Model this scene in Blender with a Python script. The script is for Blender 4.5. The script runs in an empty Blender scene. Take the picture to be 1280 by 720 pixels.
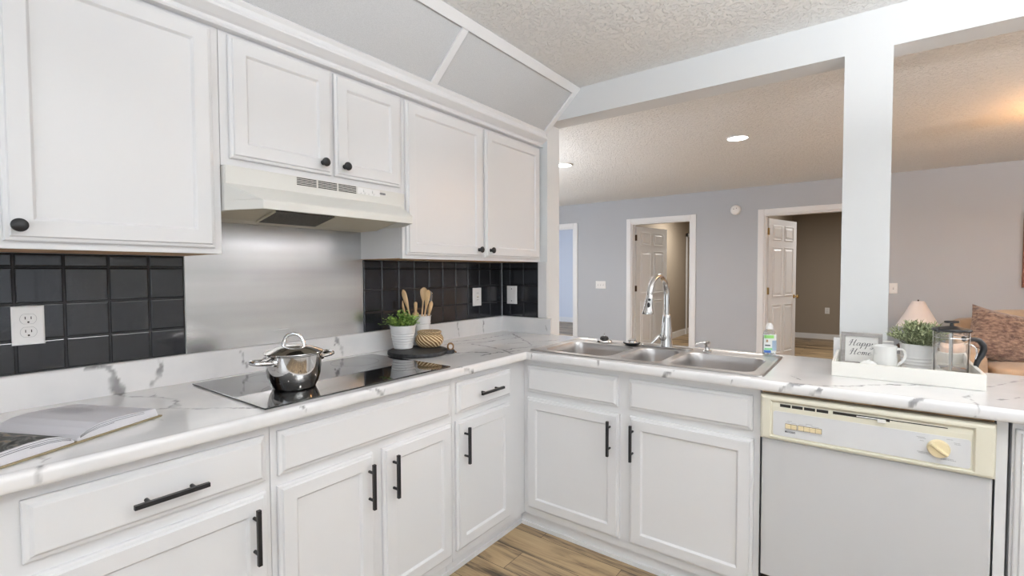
import bpy, bmesh, math, random
from mathutils import Vector, Matrix, noise
R = math.radians
PI = math.pi
rnd = random.Random(7)
SC = bpy.context.scene
COL = SC.collection

# ------------------------------------------------------------------ camera
F_PX = 595.58
yaw, pit, rol = 0.6422, -0.0334, -0.0041
fw = Vector((-math.sin(yaw)*math.cos(pit), math.cos(yaw)*math.cos(pit), math.sin(pit)))
rt = Vector((math.cos(yaw), math.sin(yaw), 0)); up = rt.cross(fw)
r2 = rt*math.cos(rol)+up*math.sin(rol); u2 = -rt*math.sin(rol)+up*math.cos(rol)
cd = bpy.data.cameras.new('camera'); cam = bpy.data.objects.new('camera', cd); COL.objects.link(cam)
cd.sensor_width = 36; cd.lens = 36*F_PX/1280; cd.clip_start = .02; cd.clip_end = 60
M = Matrix((r2, u2, -fw)).transposed().to_4x4(); M.translation = Vector((1.9991, -2.532, 1.3119))
cam.matrix_world = M; SC.camera = cam

# ------------------------------------------------------------------ view, world, large lights
SC.view_settings.view_transform = 'Standard'; SC.view_settings.look = 'None'
SC.view_settings.gamma = 1; SC.view_settings.use_curve_mapping = False
SC.view_settings.exposure = 0.0
w = bpy.data.worlds.new('world'); SC.world = w; w.use_nodes = True
w.node_tree.nodes['Background'].inputs[0].default_value = (.85, .92, 1, 1)
w.node_tree.nodes['Background'].inputs[1].default_value = 1.0

def area(name, loc, size, power, col=(1, 1, 1), rot=(0, 0, 0), shape='RECTANGLE', spread=180):
    l = bpy.data.lights.new(name, 'AREA'); l.shape = shape; l.size = size[0]
    if shape in ('RECTANGLE', 'ELLIPSE'): l.size_y = size[1]
    l.energy = power; l.color = col; l.spread = R(spread)
    o = bpy.data.objects.new(name, l); COL.objects.link(o); o.location = loc; o.rotation_euler = rot
    return o
# daylight through the windows behind the camera
area('window_daylight', (2.2, -4.70, 1.45), (2.6, 1.5), 27, (.88, .94, 1), (R(112), 0, 0))
area('window_daylight', (4.50, -2.4, 1.45), (2.2, 1.5), 3.5, (.88, .94, 1), (R(112), 0, R(90)))
# unseen kitchen ceiling lamps, added to brighten the room
KL = [(1.5, -1.5), (3.0, -1.5), (1.5, -3.3), (3.0, -3.3)]
for x, y in KL: area('ceiling_lamp_light', (x, y, 2.375), (.17, .17), 1.5, (1, .97, .93), (0, 0, 0), 'DISK')
# living room lamps
LL = [(1.118, 1.753), (-.522, 1.738), (-2.1, 1.75)]  # the last one is out of view, added for brightness
for x, y in LL: area('ceiling_lamp_light', (x, y, 2.380), (.13, .13), 12, (1, .96, .90), (0, 0, 0), 'DISK')
area('window_daylight', (-3.1, 2.3, 1.4), (1.8, 1.4), 26, (.85, .92, 1), (R(105), 0, R(-90)))  # unseen window light, added to brighten the living room
# unseen lamps added to brighten the hallway and the bedroom
area('ceiling_lamp_light', (-.3, 6.2, 2.38), (.3, .3), 40, (1, .95, .87), (0, 0, 0), 'DISK')
area('ceiling_lamp_light', (2.0, 6.0, 2.38), (.3, .3), 40, (1, .96, .91), (0, 0, 0), 'DISK')
# cool daylight in the room behind the leftmost doorway
area('window_daylight', (-4.6, 6.2, 1.4), (2.0, 1.5), 130, (.84, .91, 1), (R(90), 0, R(180)))

# ------------------------------------------------------------------ materials
def mat(name, col, rough=.5, metal=0, spec=.5, coat=0, trans=0, ior=1.45, emit=None, sheen=0):
    m = bpy.data.materials.new(name); m.use_nodes = True
    b = m.node_tree.nodes['Principled BSDF']
    b.inputs['Base Color'].default_value = (*col, 1); b.inputs['Roughness'].default_value = rough
    b.inputs['Metallic'].default_value = metal; b.inputs['Specular IOR Level'].default_value = spec
    b.inputs['Coat Weight'].default_value = coat; b.inputs['Transmission Weight'].default_value = trans
    b.inputs['IOR'].default_value = ior; b.inputs['Sheen Weight'].default_value = sheen
    if emit: b.inputs['Emission Color'].default_value = (*emit[:3], 1); b.inputs['Emission Strength'].default_value = emit[3]
    return m
def nt(m): return m.node_tree, m.node_tree.nodes['Principled BSDF']
def N(t, typ, **k):
    n = t.nodes.new(typ)
    for a, v in k.items():
        if isinstance(a, str) and a in n.bl_rna.properties: setattr(n, a, v)
        else: n.inputs[a.replace('_', ' ')].default_value = v
    return n
def coords(t, scale=(1, 1, 1)):
    g = t.nodes.new('ShaderNodeNewGeometry'); mp = t.nodes.new('ShaderNodeMapping')
    mp.inputs['Scale'].default_value = scale; t.links.new(g.outputs['Position'], mp.inputs['Vector'])
    return mp.outputs[0]
def bump(m, scale=200, strength=.1, dist=.001, det=3, vs=(1, 1, 1), thr=None):
    t, b = nt(m); n = N(t, 'ShaderNodeTexNoise'); n.inputs['Scale'].default_value = scale; n.inputs['Detail'].default_value = det
    t.links.new(coords(t, vs), n.inputs['Vector']); out = n.outputs['Fac']
    if thr:
        r = t.nodes.new('ShaderNodeMapRange'); r.inputs['From Min'].default_value = thr[0]; r.inputs['From Max'].default_value = thr[1]
        t.links.new(out, r.inputs['Value']); out = r.outputs['Result']
    bp = t.nodes.new('ShaderNodeBump'); bp.inputs['Strength'].default_value = strength; bp.inputs['Distance'].default_value = dist
    t.links.new(out, bp.inputs['Height']); t.links.new(bp.outputs['Normal'], b.inputs['Normal'])
    return m
def ramp_col(m, fac, stops):
    t, b = nt(m); r = t.nodes.new('ShaderNodeValToRGB'); e = r.color_ramp.elements
    while len(e) < len(stops): e.new(.5)
    for k, (p, c) in enumerate(stops): e[k].position = p; e[k].color = (*c, 1)
    t.links.new(fac, r.inputs['Fac']); t.links.new(r.outputs['Color'], b.inputs['Base Color'])
    return m
def noisy(m, c1, c2, scale, vs=(1, 1, 1), det=4, lo=.35, hi=.65):
    t, b = nt(m); n = N(t, 'ShaderNodeTexNoise'); n.inputs['Scale'].default_value = scale; n.inputs['Detail'].default_value = det
    t.links.new(coords(t, vs), n.inputs['Vector'])
    return ramp_col(m, n.outputs['Fac'], [(lo, c1), (hi, c2)])

M_cab = bump(mat('cabinet_paint', (.80, .80, .81), .30), 240, .12, .0006)
M_cabin = mat('cabinet_shell_paint', (.80, .80, .81), .35)
M_wall_k = bump(mat('kitchen_wall_paint', (.76, .78, .79), .6), 300, .1, .0006)
M_wall_l = bump(mat('grey_wall_paint', (.475, .495, .53), .7), 160, .15, .0008)
M_wall_h = bump(mat('taupe_wall_paint', (.35, .295, .235), .7), 160, .15, .0008)
M_wall_b = bump(mat('pale_blue_wall_paint', (.72, .76, .84), .7), 160, .15, .0008)
M_beam = bump(mat('beam_paint', (.70, .71, .715), .55), 200, .12, .0006)
M_ceil = bump(mat('ceiling_texture', (.86, .855, .84), .85), 60, .8, .006, 4, thr=(.50, .60))
M_trim = mat('trim_paint', (.82, .82, .83), .35)
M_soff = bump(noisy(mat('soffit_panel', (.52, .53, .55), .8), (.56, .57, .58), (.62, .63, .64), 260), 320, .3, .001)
M_grout = mat('painted_grout', (.012, .012, .014), .5)
M_tile = bump(mat('black_tile', (.014, .015, .019), .16, spec=.6, coat=.15), 45, .16, .002, 2)
M_black = mat('black_metal', (.012, .012, .014), .38, spec=.5)
M_rawwood = noisy(mat('raw_wood', (.5, .32, .18), .7), (.36, .21, .11), (.62, .42, .25), 20, (1, 1, 1))
M_cream = mat('cream_plastic', (.74, .71, .59), .38)
M_hood = mat('hood_enamel', (.74, .73, .69), .30)
M_hoodin = mat('hood_inside_enamel', (.62, .57, .45), .45)
M_dark = mat('dark_slot', (.02, .018, .015), .7)
M_filter = bump(noisy(mat('filter_mesh', (.04, .04, .035), .5, .6), (.01, .01, .01), (.22, .20, .17), 420), 500, .8, .002)
M_dwface = mat('dishwasher_face', (.70, .705, .72), .32)
M_dwdoor = bump(mat('dishwasher_door', (.60, .60, .61), .30), 300, .06, .0005)
M_btn = mat('button_plastic', (.80, .68, .44), .4)
M_ink = mat('ink', (.06, .065, .075), .6)
M_inkl = mat('light_ink', (.42, .42, .43), .6)
M_outlet = mat('outlet_plastic', (.84, .83, .82), .35)
M_outd = mat('outlet_slot', (.03, .028, .025), .6)
M_chrome = mat('chrome', (.80, .80, .80), .07, 1)
M_nickel = mat('brushed_nickel', (.60, .59, .58), .22, 1)
M_pot = mat('pot_steel', (.66, .65, .64), .07, 1)
M_brass = mat('brass', (.72, .52, .24), .25, 1)
M_bronze = mat('bronze_hinge', (.10, .06, .04), .4, .8)
M_glassb = mat('cooktop_glass', (.006, .006, .007), .03, spec=.75, coat=.5)
M_glass = mat('clear_glass', (1, 1, 1), .0, trans=1, ior=1.45)
M_water = mat('clear_plastic', (.93, .97, .98), .08, trans=.85, ior=1.35)
M_white_cer = mat('white_ceramic', (.82, .82, .80), .18, coat=.4)
M_white_met = mat('white_enamel', (.80, .80, .80), .38)
M_traywood = mat('tray_paint', (.80, .78, .73), .45)
M_slate = bump(noisy(mat('black_board', (.02, .02, .022), .55), (.014, .014, .016), (.035, .035, .038), 60), 120, .2, .001)
M_spoon = noisy(mat('light_wood', (.6, .4, .2), .55), (.55, .35, .17), (.74, .53, .30), 30, (1, 1, .3))
M_leaf = noisy(mat('green_leaf', (.08, .2, .03), .5), (.04, .14, .018), (.42, .60, .15), 70)
M_leaf2 = noisy(mat('grey_green_leaf', (.2, .25, .12), .55), (.09, .13, .05), (.56, .60, .38), 110)
M_soil = mat('soil', (.03, .02, .015), .9)
M_paper = mat('paper', (.74, .73, .76), .6)
M_grayframe = noisy(mat('grey_wood_frame', (.3, .28, .27), .6), (.26, .24, .23), (.36, .34, .33), 40, (.3, 1, 1))
M_sofa = bump(noisy(mat('tan_upholstery', (.5, .33, .2), .85, sheen=.3), (.40, .30, .215), (.50, .385, .28), 8), 500, .3, .001)
M_pink = bump(mat('cream_upholstery', (.66, .56, .50), .85, sheen=.3), 500, .3, .001)
M_lampsh = mat('lampshade_cloth', (.80, .74, .72), .8)
M_drain = mat('dark_rubber', (.02, .02, .02), .5)

def steel(name, c1, c2, vs, sc, rough=(.18, .34), nrm=.03):
    m = mat(name, c1, .25, 1); t, b = nt(m); n = N(t, 'ShaderNodeTexNoise'); n.inputs['Scale'].default_value = sc; n.inputs['Detail'].default_value = 2
    t.links.new(coords(t, vs), n.inputs['Vector']); ramp_col(m, n.outputs['Fac'], [(.3, c1), (.7, c2)])
    n2 = N(t, 'ShaderNodeTexNoise'); n2.inputs['Scale'].default_value = sc*3; t.links.new(coords(t, vs), n2.inputs['Vector'])
    r = t.nodes.new('ShaderNodeMapRange'); r.inputs['To Min'].default_value = rough[0]; r.inputs['To Max'].default_value = rough[1]
    t.links.new(n2.outputs['Fac'], r.inputs['Value']); t.links.new(r.outputs['Result'], b.inputs['Roughness'])
    bp = t.nodes.new('ShaderNodeBump'); bp.inputs['Strength'].default_value = nrm; bp.inputs['Distance'].default_value = .01
    n3 = N(t, 'ShaderNodeTexNoise'); n3.inputs['Scale'].default_value = sc*.8; n3.inputs['Detail'].default_value = 1; t.links.new(coords(t, vs), n3.inputs['Vector'])
    t.links.new(n3.outputs['Fac'], bp.inputs['Height']); t.links.new(bp.outputs['Normal'], b.inputs['Normal'])
    return m
M_panel = steel('brushed_steel_sheet', (.50, .50, .50), (.76, .76, .76), (1, .18, 5), 1.7, (.19, .30), .0)
M_sink = steel('sink_steel', (.50, .48, .47), (.60, .58, .57), (1, 1, 1), 6, (.30, .36), .0)

def marble():
    m = mat('marble_laminate', (.8, .8, .8), .17, coat=.25); t, b = nt(m)
    a = t.nodes.new('ShaderNodeAttribute'); a.attribute_name = 'vein'
    n = N(t, 'ShaderNodeTexNoise'); n.inputs['Scale'].default_value = 5; n.inputs['Detail'].default_value = 4
    t.links.new(coords(t), n.inputs['Vector'])
    r = t.nodes.new('ShaderNodeValToRGB'); r.color_ramp.elements[0].color = (.74, .74, .75, 1); r.color_ramp.elements[1].color = (.83, .82, .82, 1)
    r.color_ramp.elements[0].position = .35; r.color_ramp.elements[1].position = .6
    t.links.new(n.outputs['Fac'], r.inputs['Fac'])
    mx = t.nodes.new('ShaderNodeMix'); mx.data_type = 'RGBA'; mx.inputs[7].default_value = (.19, .185, .19, 1)
    t.links.new(a.outputs['Fac'], mx.inputs[0]); t.links.new(r.outputs['Color'], mx.inputs[6]); t.links.new(mx.outputs[2], b.inputs['Base Color'])
    return m
M_marble = marble()

def floorwood():
    m = mat('wood_plank_floor', (.3, .2, .1), .38); t, b = nt(m)
    g = t.nodes.new('ShaderNodeNewGeometry')
    br = t.nodes.new('ShaderNodeTexBrick'); br.offset = .37; br.inputs['Scale'].default_value = 1
    br.inputs['Brick Width'].default_value = 1.15; br.inputs['Row Height'].default_value = .15; br.inputs['Mortar Size'].default_value = .0012
    br.inputs['Color1'].default_value = (0, 0, 0, 1); br.inputs['Color2'].default_value = (1, 1, 1, 1); br.inputs['Mortar'].default_value = (.5, .5, .5, 1)
    t.links.new(g.outputs['Position'], br.inputs['Vector'])
    # shift the grain per plank
    sx = t.nodes.new('ShaderNodeVectorMath'); sx.operation = 'MULTIPLY_ADD'; sx.inputs[1].default_value = (7, 3, 5)
    t.links.new(br.outputs['Color'], sx.inputs[0]); t.links.new(g.outputs['Position'], sx.inputs[2])
    mp = t.nodes.new('ShaderNodeMapping'); mp.inputs['Scale'].default_value = (1.3, 9, 1); t.links.new(sx.outputs[0], mp.inputs['Vector'])
    n = N(t, 'ShaderNodeTexNoise'); n.inputs['Scale'].default_value = 1.1; n.inputs['Detail'].default_value = 7; n.inputs['Roughness'].default_value = .62; n.inputs['Distortion'].default_value = .9
    t.links.new(mp.outputs[0], n.inputs['Vector'])
    mp2 = t.nodes.new('ShaderNodeMapping'); mp2.inputs['Scale'].default_value = (4, 60, 1); t.links.new(sx.outputs[0], mp2.inputs['Vector'])
    n2 = N(t, 'ShaderNodeTexNoise'); n2.inputs['Scale'].default_value = 2; n2.inputs['Detail'].default_value = 4; t.links.new(mp2.outputs[0], n2.inputs['Vector'])
    ma = t.nodes.new('ShaderNodeMath'); ma.operation = 'MULTIPLY_ADD'; ma.inputs[1].default_value = .22; t.links.new(n2.outputs['Fac'], ma.inputs[0]); t.links.new(n.outputs['Fac'], ma.inputs[2])
    mb = t.nodes.new('ShaderNodeMath'); mb.operation = 'MULTIPLY_ADD'; mb.inputs[1].default_value = .10; t.links.new(br.outputs['Color'], mb.inputs[0]); t.links.new(ma.outputs[0], mb.inputs[2])
    ramp_col(m, mb.outputs[0], [(.47, (.035, .026, .018)), (.565, (.11, .075, .045)), (.63, (.27, .19, .11)), (.72, (.42, .30, .17)), (.88, (.52, .38, .22))])
    col = b.inputs['Base Color'].links[0].from_socket
    mx = t.nodes.new('ShaderNodeMix'); mx.data_type = 'RGBA'; mx.inputs[7].default_value = (.03, .02, .012, 1)
    t.links.new(br.outputs['Fac'], mx.inputs[0]); t.links.new(col, mx.inputs[6]); t.links.new(mx.outputs[2], b.inputs['Base Color'])
    bp = t.nodes.new('ShaderNodeBump'); bp.inputs['Strength'].default_value = .15; bp.inputs['Distance'].default_value = .002
    t.links.new(n2.outputs['Fac'], bp.inputs['Height']); t.links.new(bp.outputs['Normal'], b.inputs['Normal'])
    return m
M_floor = floorwood()

def basketmat():
    m = mat('seagrass', (.5, .36, .18), .75); t, b = nt(m)
    tc = t.nodes.new('ShaderNodeTexCoord'); wv = t.nodes.new('ShaderNodeTexWave'); wv.wave_type = 'BANDS'; wv.bands_direction = 'DIAGONAL'
    wv.inputs['Scale'].default_value = 26; wv.inputs['Distortion'].default_value = 1.2
    t.links.new(tc.outputs['UV'], wv.inputs['Vector']); wv.inputs['Scale'].default_value = 4.2; wv.inputs['Detail'].default_value = 1
    ramp_col(m, wv.outputs['Fac'], [(.20, (.22, .12, .05)), (.62, (.48, .32, .15)), (.80, (.55, .38, .19)), (.92, (.82, .70, .48))])
    bp = t.nodes.new('ShaderNodeBump'); bp.inputs['Strength'].default_value = .6; bp.inputs['Distance'].default_value = .003
    t.links.new(wv.outputs['Fac'], bp.inputs['Height']); t.links.new(bp.outputs['Normal'], b.inputs['Normal'])
    return m
M_basket = basketmat()
M_fur = bump(noisy(mat('brown_fur', (.2, .13, .1), .9, sheen=.6), (.10, .06, .05), (.34, .24, .19), 26, (1, 1, 2.2)), 90, .9, .012)
M_olive = bump(noisy(mat('olive_fur', (.3, .22, .1), .9, sheen=.5), (.2, .14, .07), (.36, .27, .14), 30), 90, .8, .01)

def bookphoto():
    m = mat('printed_photo_page', (.1, .1, .1), .4); t, b = nt(m)
    n = N(t, 'ShaderNodeTexNoise'); n.inputs['Scale'].default_value = 14; n.inputs['Detail'].default_value = 3; n.inputs['Distortion'].default_value = 2
    t.links.new(coords(t, (1, 2, 1)), n.inputs['Vector'])
    return ramp_col(m, n.outputs['Fac'], [(.40, (.012, .012, .010)), (.52, (.05, .05, .045)), (.60, (.16, .16, .16)), (.70, (.35, .25, .12))])
M_bookphoto = bookphoto()
M_art = noisy(mat('canvas_print', (.4, .2, .12), .7), (.35, .14, .08), (.6, .38, .22), 4)

# ------------------------------------------------------------------ mesh helpers
def BM(): return bmesh.new()
def box(bm, x0, y0, z0, x1, y1, z1):
    vs = [bm.verts.new(c) for c in ((x0, y0, z0), (x1, y0, z0), (x1, y1, z0), (x0, y1, z0), (x0, y0, z1), (x1, y0, z1), (x1, y1, z1), (x0, y1, z1))]
    for f in ((0, 3, 2, 1), (4, 5, 6, 7), (0, 1, 5, 4), (1, 2, 6, 5), (2, 3, 7, 6), (3, 0, 4, 7)): bm.faces.new([vs[i] for i in f])
    return vs
def loft(bm, rings, cap0=True, cap1=True, closed=True):
    R_ = [[bm.verts.new(p) for p in r] for r in rings]
    n = len(R_[0])
    for a, b in zip(R_, R_[1:]):
        for i in range(n if closed else n-1):
            j = (i+1) % n
            try: bm.faces.new((a[i], a[j], b[j], b[i]))
            except ValueError: pass
    if cap0: bm.faces.new(list(reversed(R_[0])))
    if cap1: bm.faces.new(R_[-1])
    return R_
def lathe(bm, prof, c=(0, 0, 0), seg=32, axis='z', cap0=True, cap1=True):
    def P(r, h, a):
        x, y = r*math.cos(a), r*math.sin(a)
        return {'z': (c[0]+x, c[1]+y, c[2]+h), 'x': (c[0]+h, c[1]+x, c[2]+y), 'y': (c[0]+x, c[1]-h, c[2]+y)}[axis]
    return loft(bm, [[P(max(r, 1e-5), h, 2*PI*i/seg) for i in range(seg)] for r, h in prof], cap0, cap1)
def tube(bm, pts, r, seg=12, caps=True, sq=False):
    pts = [Vector(p) for p in pts]; n = len(pts); rr = r if isinstance(r, (list, tuple)) else [r]*n
    rings = []; prev = None
    for i, p in enumerate(pts):
        t = (pts[min(i+1, n-1)]-pts[max(i-1, 0)]).normalized()
        a = prev - t*prev.dot(t) if prev is not None else (Vector((0, 0, 1)).cross(t) if abs(t.z) < .9 else Vector((1, 0, 0)).cross(t))
        a.normalize(); prev = a; b = t.cross(a)
        rings.append([p+(a*math.cos(2*PI*k/seg+(PI/4 if sq else 0))+b*math.sin(2*PI*k/seg+(PI/4 if sq else 0)))*rr[i] for k in range(seg)])
    loft(bm, rings, caps, caps)
def arc(c, r, a0, a1, n, u, v):
    c, u, v = Vector(c), Vector(u), Vector(v)
    return [c+u*(r*math.cos(a0+(a1-a0)*k/n))+v*(r*math.sin(a0+(a1-a0)*k/n)) for k in range(n+1)]
def wpos(o):
    v = Vector((0, 0, 0))
    while o is not None: v += Vector(o.location); o = o.parent
    return v
def obj(name, bm, m, parent=None, smooth=False, bevel=0, seg=2, local=False, recalc=True, sub=0, mats=None):
    """one mesh object; vertices are given in world space (or in the thing's own space with local=True)"""
    if recalc: bmesh.ops.recalc_face_normals(bm, faces=bm.faces)
    if parent is not None and not local: bmesh.ops.translate(bm, verts=bm.verts, vec=-wpos(parent))
    me = bpy.data.meshes.new(name); bm.to_mesh(me); bm.free()
    for mm in (mats or [m]): me.materials.append(mm)
    if smooth:
        for p in me.polygons: p.use_smooth = True
    o = bpy.data.objects.new(name, me); COL.objects.link(o)
    if parent is not None: o.parent = parent
    if bevel:
        b = o.modifiers.new('bevel', 'BEVEL'); b.width = bevel; b.segments = seg; b.limit_method = 'ANGLE'; b.angle_limit = R(40)
    if sub:
        s = o.modifiers.new('sub', 'SUBSURF'); s.levels = sub; s.render_levels = sub
    if smooth:
        e = o.modifiers.new('edge', 'EDGE_SPLIT'); e.split_angle = R(42)
        if sub: o.modifiers.remove(e)
    return o
def thing(name, label, cat, loc=(0, 0, 0), group=None, rot=0):
    o = bpy.data.objects.new(name, None); COL.objects.link(o); o.location = loc; o.rotation_euler = (0, 0, rot)
    o.empty_display_size = .05
    return tag(o, label, cat, group)
def tag(o, label, cat, group=None):
    o['label'] = label; o['category'] = cat
    if group: o['group'] = group
    return o
def struct(o): o['kind'] = 'structure'; return o
def boxobj(name, m, b, parent=None, bevel=0, **k):
    bm = BM(); box(bm, *b); return obj(name, bm, m, parent, bevel=bevel, **k)
def copytree(o, loc, label=None, rot=None):
    c = o.copy(); COL.objects.link(c); c.location = loc
    if label: c['label'] = label
    if rot is not None: c.rotation_euler = rot
    def rec(s, d):
        for ch in list(s.children):
            k = ch.copy(); COL.objects.link(k); k.parent = d; rec(ch, k)
    rec(o, c); return c
# frames for panel faces: (u along, v up, w out)
def FX(x0): return lambda u, v, w: (x0+w, u, v)        # left run, facing +x
def FY(y0): return lambda u, v, w: (u, y0-w, v)        # peninsula, facing -y
def ringrect(fr, u0, u1, v0, v1, ins, w):
    return [fr(u, v, w) for u, v in ((u0+ins, v0+ins), (u1-ins, v0+ins), (u1-ins, v1-ins), (u0+ins, v1-ins))]
def panel(bm, fr, u0, u1, v0, v1, prof):
    loft(bm, [ringrect(fr, u0, u1, v0, v1, i, w) for i, w in prof])
SHAKER = [(0, 0), (0, .010), (.003, .0125), (.0095, .0135), (.0125, .0195), (.052, .0195), (.055, .0165), (.0585, .0115), (.0600, .0110)]
SLAB = [(0, 0), (0, .009), (.003, .011), (.010, .0125), (.0165, .0195), (.018, .0200)]
def fbox(bm, fr, u0, u1, v0, v1, w0, w1):
    loft(bm, [[fr(u, v, w_) for u, v in ((u0, v0), (u1, v0), (u1, v1), (u0, v1))] for w_ in (w0, w1)])
def bar_pull(par, fr, u, v, vert, L=.158, w=.0195):
    bm = BM(); h = .0055
    if vert:
        fbox(bm, fr, u-h, u+h, v-L/2, v+L/2, w+.024, w+.035)
        for s in (-1, 1):
            c = Vector(fr(u, v+s*.048, w)); e = Vector(fr(u, v+s*.048, w+.026)); tube(bm, [c, e], .0048, 12)
    else:
        fbox(bm, fr, u-L/2, u+L/2, v-h, v+h, w+.024, w+.035)
        for s in (-1, 1):
            c = Vector(fr(u+s*.048, v, w)); e = Vector(fr(u+s*.048, v, w+.026)); tube(bm, [c, e], .0048, 12)
    return obj('handle', bm, M_black, par, bevel=.0008)
def knob(par, y, z, x=.3495):
    bm = BM(); lathe(bm, [(.010, -.001), (.009, .003), (.006, .008), (.0065, .013), (.014, .017), (.0165, .021), (.016, .025), (.011, .0285), (0, .0295)], (x, y, z), 24, 'x')
    return obj('knob', bm, M_black, par, True)
def hinges(par, fr, u, vs):
    bm = BM()
    for v in vs: fbox(bm, fr, u-.004, u+.004, v-.022, v+.022, .002, .008)
    return obj('hinge', bm, M_trim, par)

# ------------------------------------------------------------------ structure
Zc = 2.412
o = struct(boxobj('floor', M_floor, (-7, -5.0, -.1, 6.4, 9.0, 0)))
o = struct(boxobj('ceiling', M_ceil, (-7, -5.0, Zc, 6.4, 9.0, Zc+.1)))
struct(boxobj('wall_left', M_wall_k, (-.14, -4.9, 0, 0, .17, Zc)))
struct(boxobj('wall_stub', M_wall_k, (0, .025, 0, .367, .17, Zc)))
struct(boxobj('trim_1', M_beam, (.367, .025, 2.245, 4.75, .17, Zc)))            # header beam
struct(boxobj('trim_2', M_beam, (1.901, .025, 0, 2.068, .17, 2.245)))         # square post
struct(boxobj('wall_right', M_wall_k, (4.2, .025, 0, 4.75, .17, 2.245)))
struct(boxobj('wall_knee', M_wall_k, (.368, .0, 0, 1.900, .036, .872)))
struct(boxobj('wall_knee', M_wall_k, (2.069, .0, 0, 2.95, .036, .872)))
def wall_open(name, m, axis, c0, c1, a0, a1, opens, z1=Zc):
    """wall between c0..c1 on its thin axis, running a0..a1, with openings (s,e,zb,zt)"""
    bm = BM()
    def bx(s, e, zb, zt):
        if e-s < 1e-4 or zt-zb < 1e-4: return
        box(bm, *((s, c0, zb, e, c1, zt) if axis == 'x' else (c0, s, zb, c1, e, zt)))
    cur = a0
    for s, e, zb, zt in opens:
        bx(cur, s, 0, z1); bx(s, e, 0, zb); bx(s, e, zt, z1); cur = e
    bx(cur, a1, 0, z1)
    return struct(obj(name, bm, m))
D1, D3, D2 = (-.905, -.015), (.905, 1.80), (-2.80, -1.895)
wall_open('wall_far', M_wall_l, 'x', 4.385, 4.50, -3.2, 6.2, [(D2[0], D2[1], 0, 2.045), (D1[0], D1[1], 0, 2.045), (D3[0], D3[1], 0, 2.045)])
wall_open('wall_back', M_wall_k, 'x', -5.0, -4.85, -.14, 4.75, [(.9, 3.5, .7, 2.2)])
wall_open('wall_side', M_wall_k, 'y', 4.62, 4.75, -4.9, .025, [(-3.5, -1.3, .7, 2.2)])
wall_open('wall_living_left', M_wall_l, 'y', -3.34, -3.2, -.1, 4.385, [(1.4, 3.2, .7, 2.1)])
struct(boxobj('wall_living_right', M_wall_l, (6.2, -.1, 0, 6.34, 4.5, Zc)))
struct(boxobj('wall_living_front', M_wall_l, (-3.34, .03, 0, -.14, .17, Zc)))
struct(boxobj('wall_living_near', M_wall_l, (4.75, .03, 0, 6.34, .17, Zc)))
# rooms behind the doorways
struct(boxobj('wall_hall_left', M_wall_h, (-1.15, 4.5, 0, -1.05, 8.4, Zc)))
struct(boxobj('wall_hall_end', M_wall_h, (-1.15, 8.4, 0, .70, 8.5, Zc)))
struct(boxobj('wall_bedroom_left', M_wall_h, (.70, 4.5, 0, .80, 8.5, Zc)))
struct(boxobj('wall_bedroom_end', M_wall_h, (.80, 8.35, 0, 3.6, 8.5, Zc)))
struct(boxobj('wall_bedroom_right', M_wall_h, (3.5, 4.5, 0, 3.6, 8.35, Zc)))
struct(boxobj('wall_blue_end', M_wall_b, (-6.9, 8.3, 0, -1.15, 8.4, Zc)))
struct(boxobj('wall_blue_right', M_wall_b, (-1.17, 4.5, 0, -1.151, 8.3, Zc)))
struct(boxobj('wall_blue_left', M_wall_b, (-7.0, 4.5, 0, -6.9, 8.4, Zc)))
struct(boxobj('wall_blue_front', M_wall_b, (-6.9, 4.40, 0, -3.34, 4.5, Zc)))
def baseb(name, b): return struct(boxobj(name, M_trim, b, bevel=.003))
baseb('baseboard_far', (-1.80, 4.370, 0, -.985, 4.3845, .10))
baseb('baseboard_far', (.055, 4.370, 0, .82, 4.3845, .10))
baseb('baseboard_far', (1.89, 4.370, 0, 6.2, 4.3845, .10))
baseb('baseboard_hall', (-1.0495, 4.5, 0, -1.035, 8.4, .12))
baseb('baseboard_bedroom_end', (.80, 8.335, 0, 3.5, 8.3495, .10))
baseb('baseboard_bedroom_left', (.8005, 5.4, 0, .815, 8.335, .10))
baseb('baseboard_blue', (-6.9, 8.285, 0, -1.17, 8.2995, .13))
# window frames behind the camera and the added one in the living room
def window(n, axis, c, a0, a1, z0, z1):
    bm = BM(); f = .06
    def bx(s, e, zb, zt, d=.04): box(bm, *((s, c-d, zb, e, c+d, zt) if axis == 'x' else (c-d, s, zb, c+d, e, zt)))
    bx(a0, a1, z0, z0+f); bx(a0, a1, z1-f, z1); bx(a0, a0+f, z0+f, z1-f); bx(a1-f, a1, z0+f, z1-f)
    bx((a0+a1)/2-.03, (a0+a1)/2+.03, z0+f, z1-f, .03)
    return struct(obj('window_%d' % n, bm, M_trim))
window(1, 'x', -4.92, .9, 3.5, .7, 2.2); window(2, 'y', 4.69, -3.5, -1.3, .7, 2.2); window(3, 'y', -3.27, 1.4, 3.2, .7, 2.1)

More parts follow.
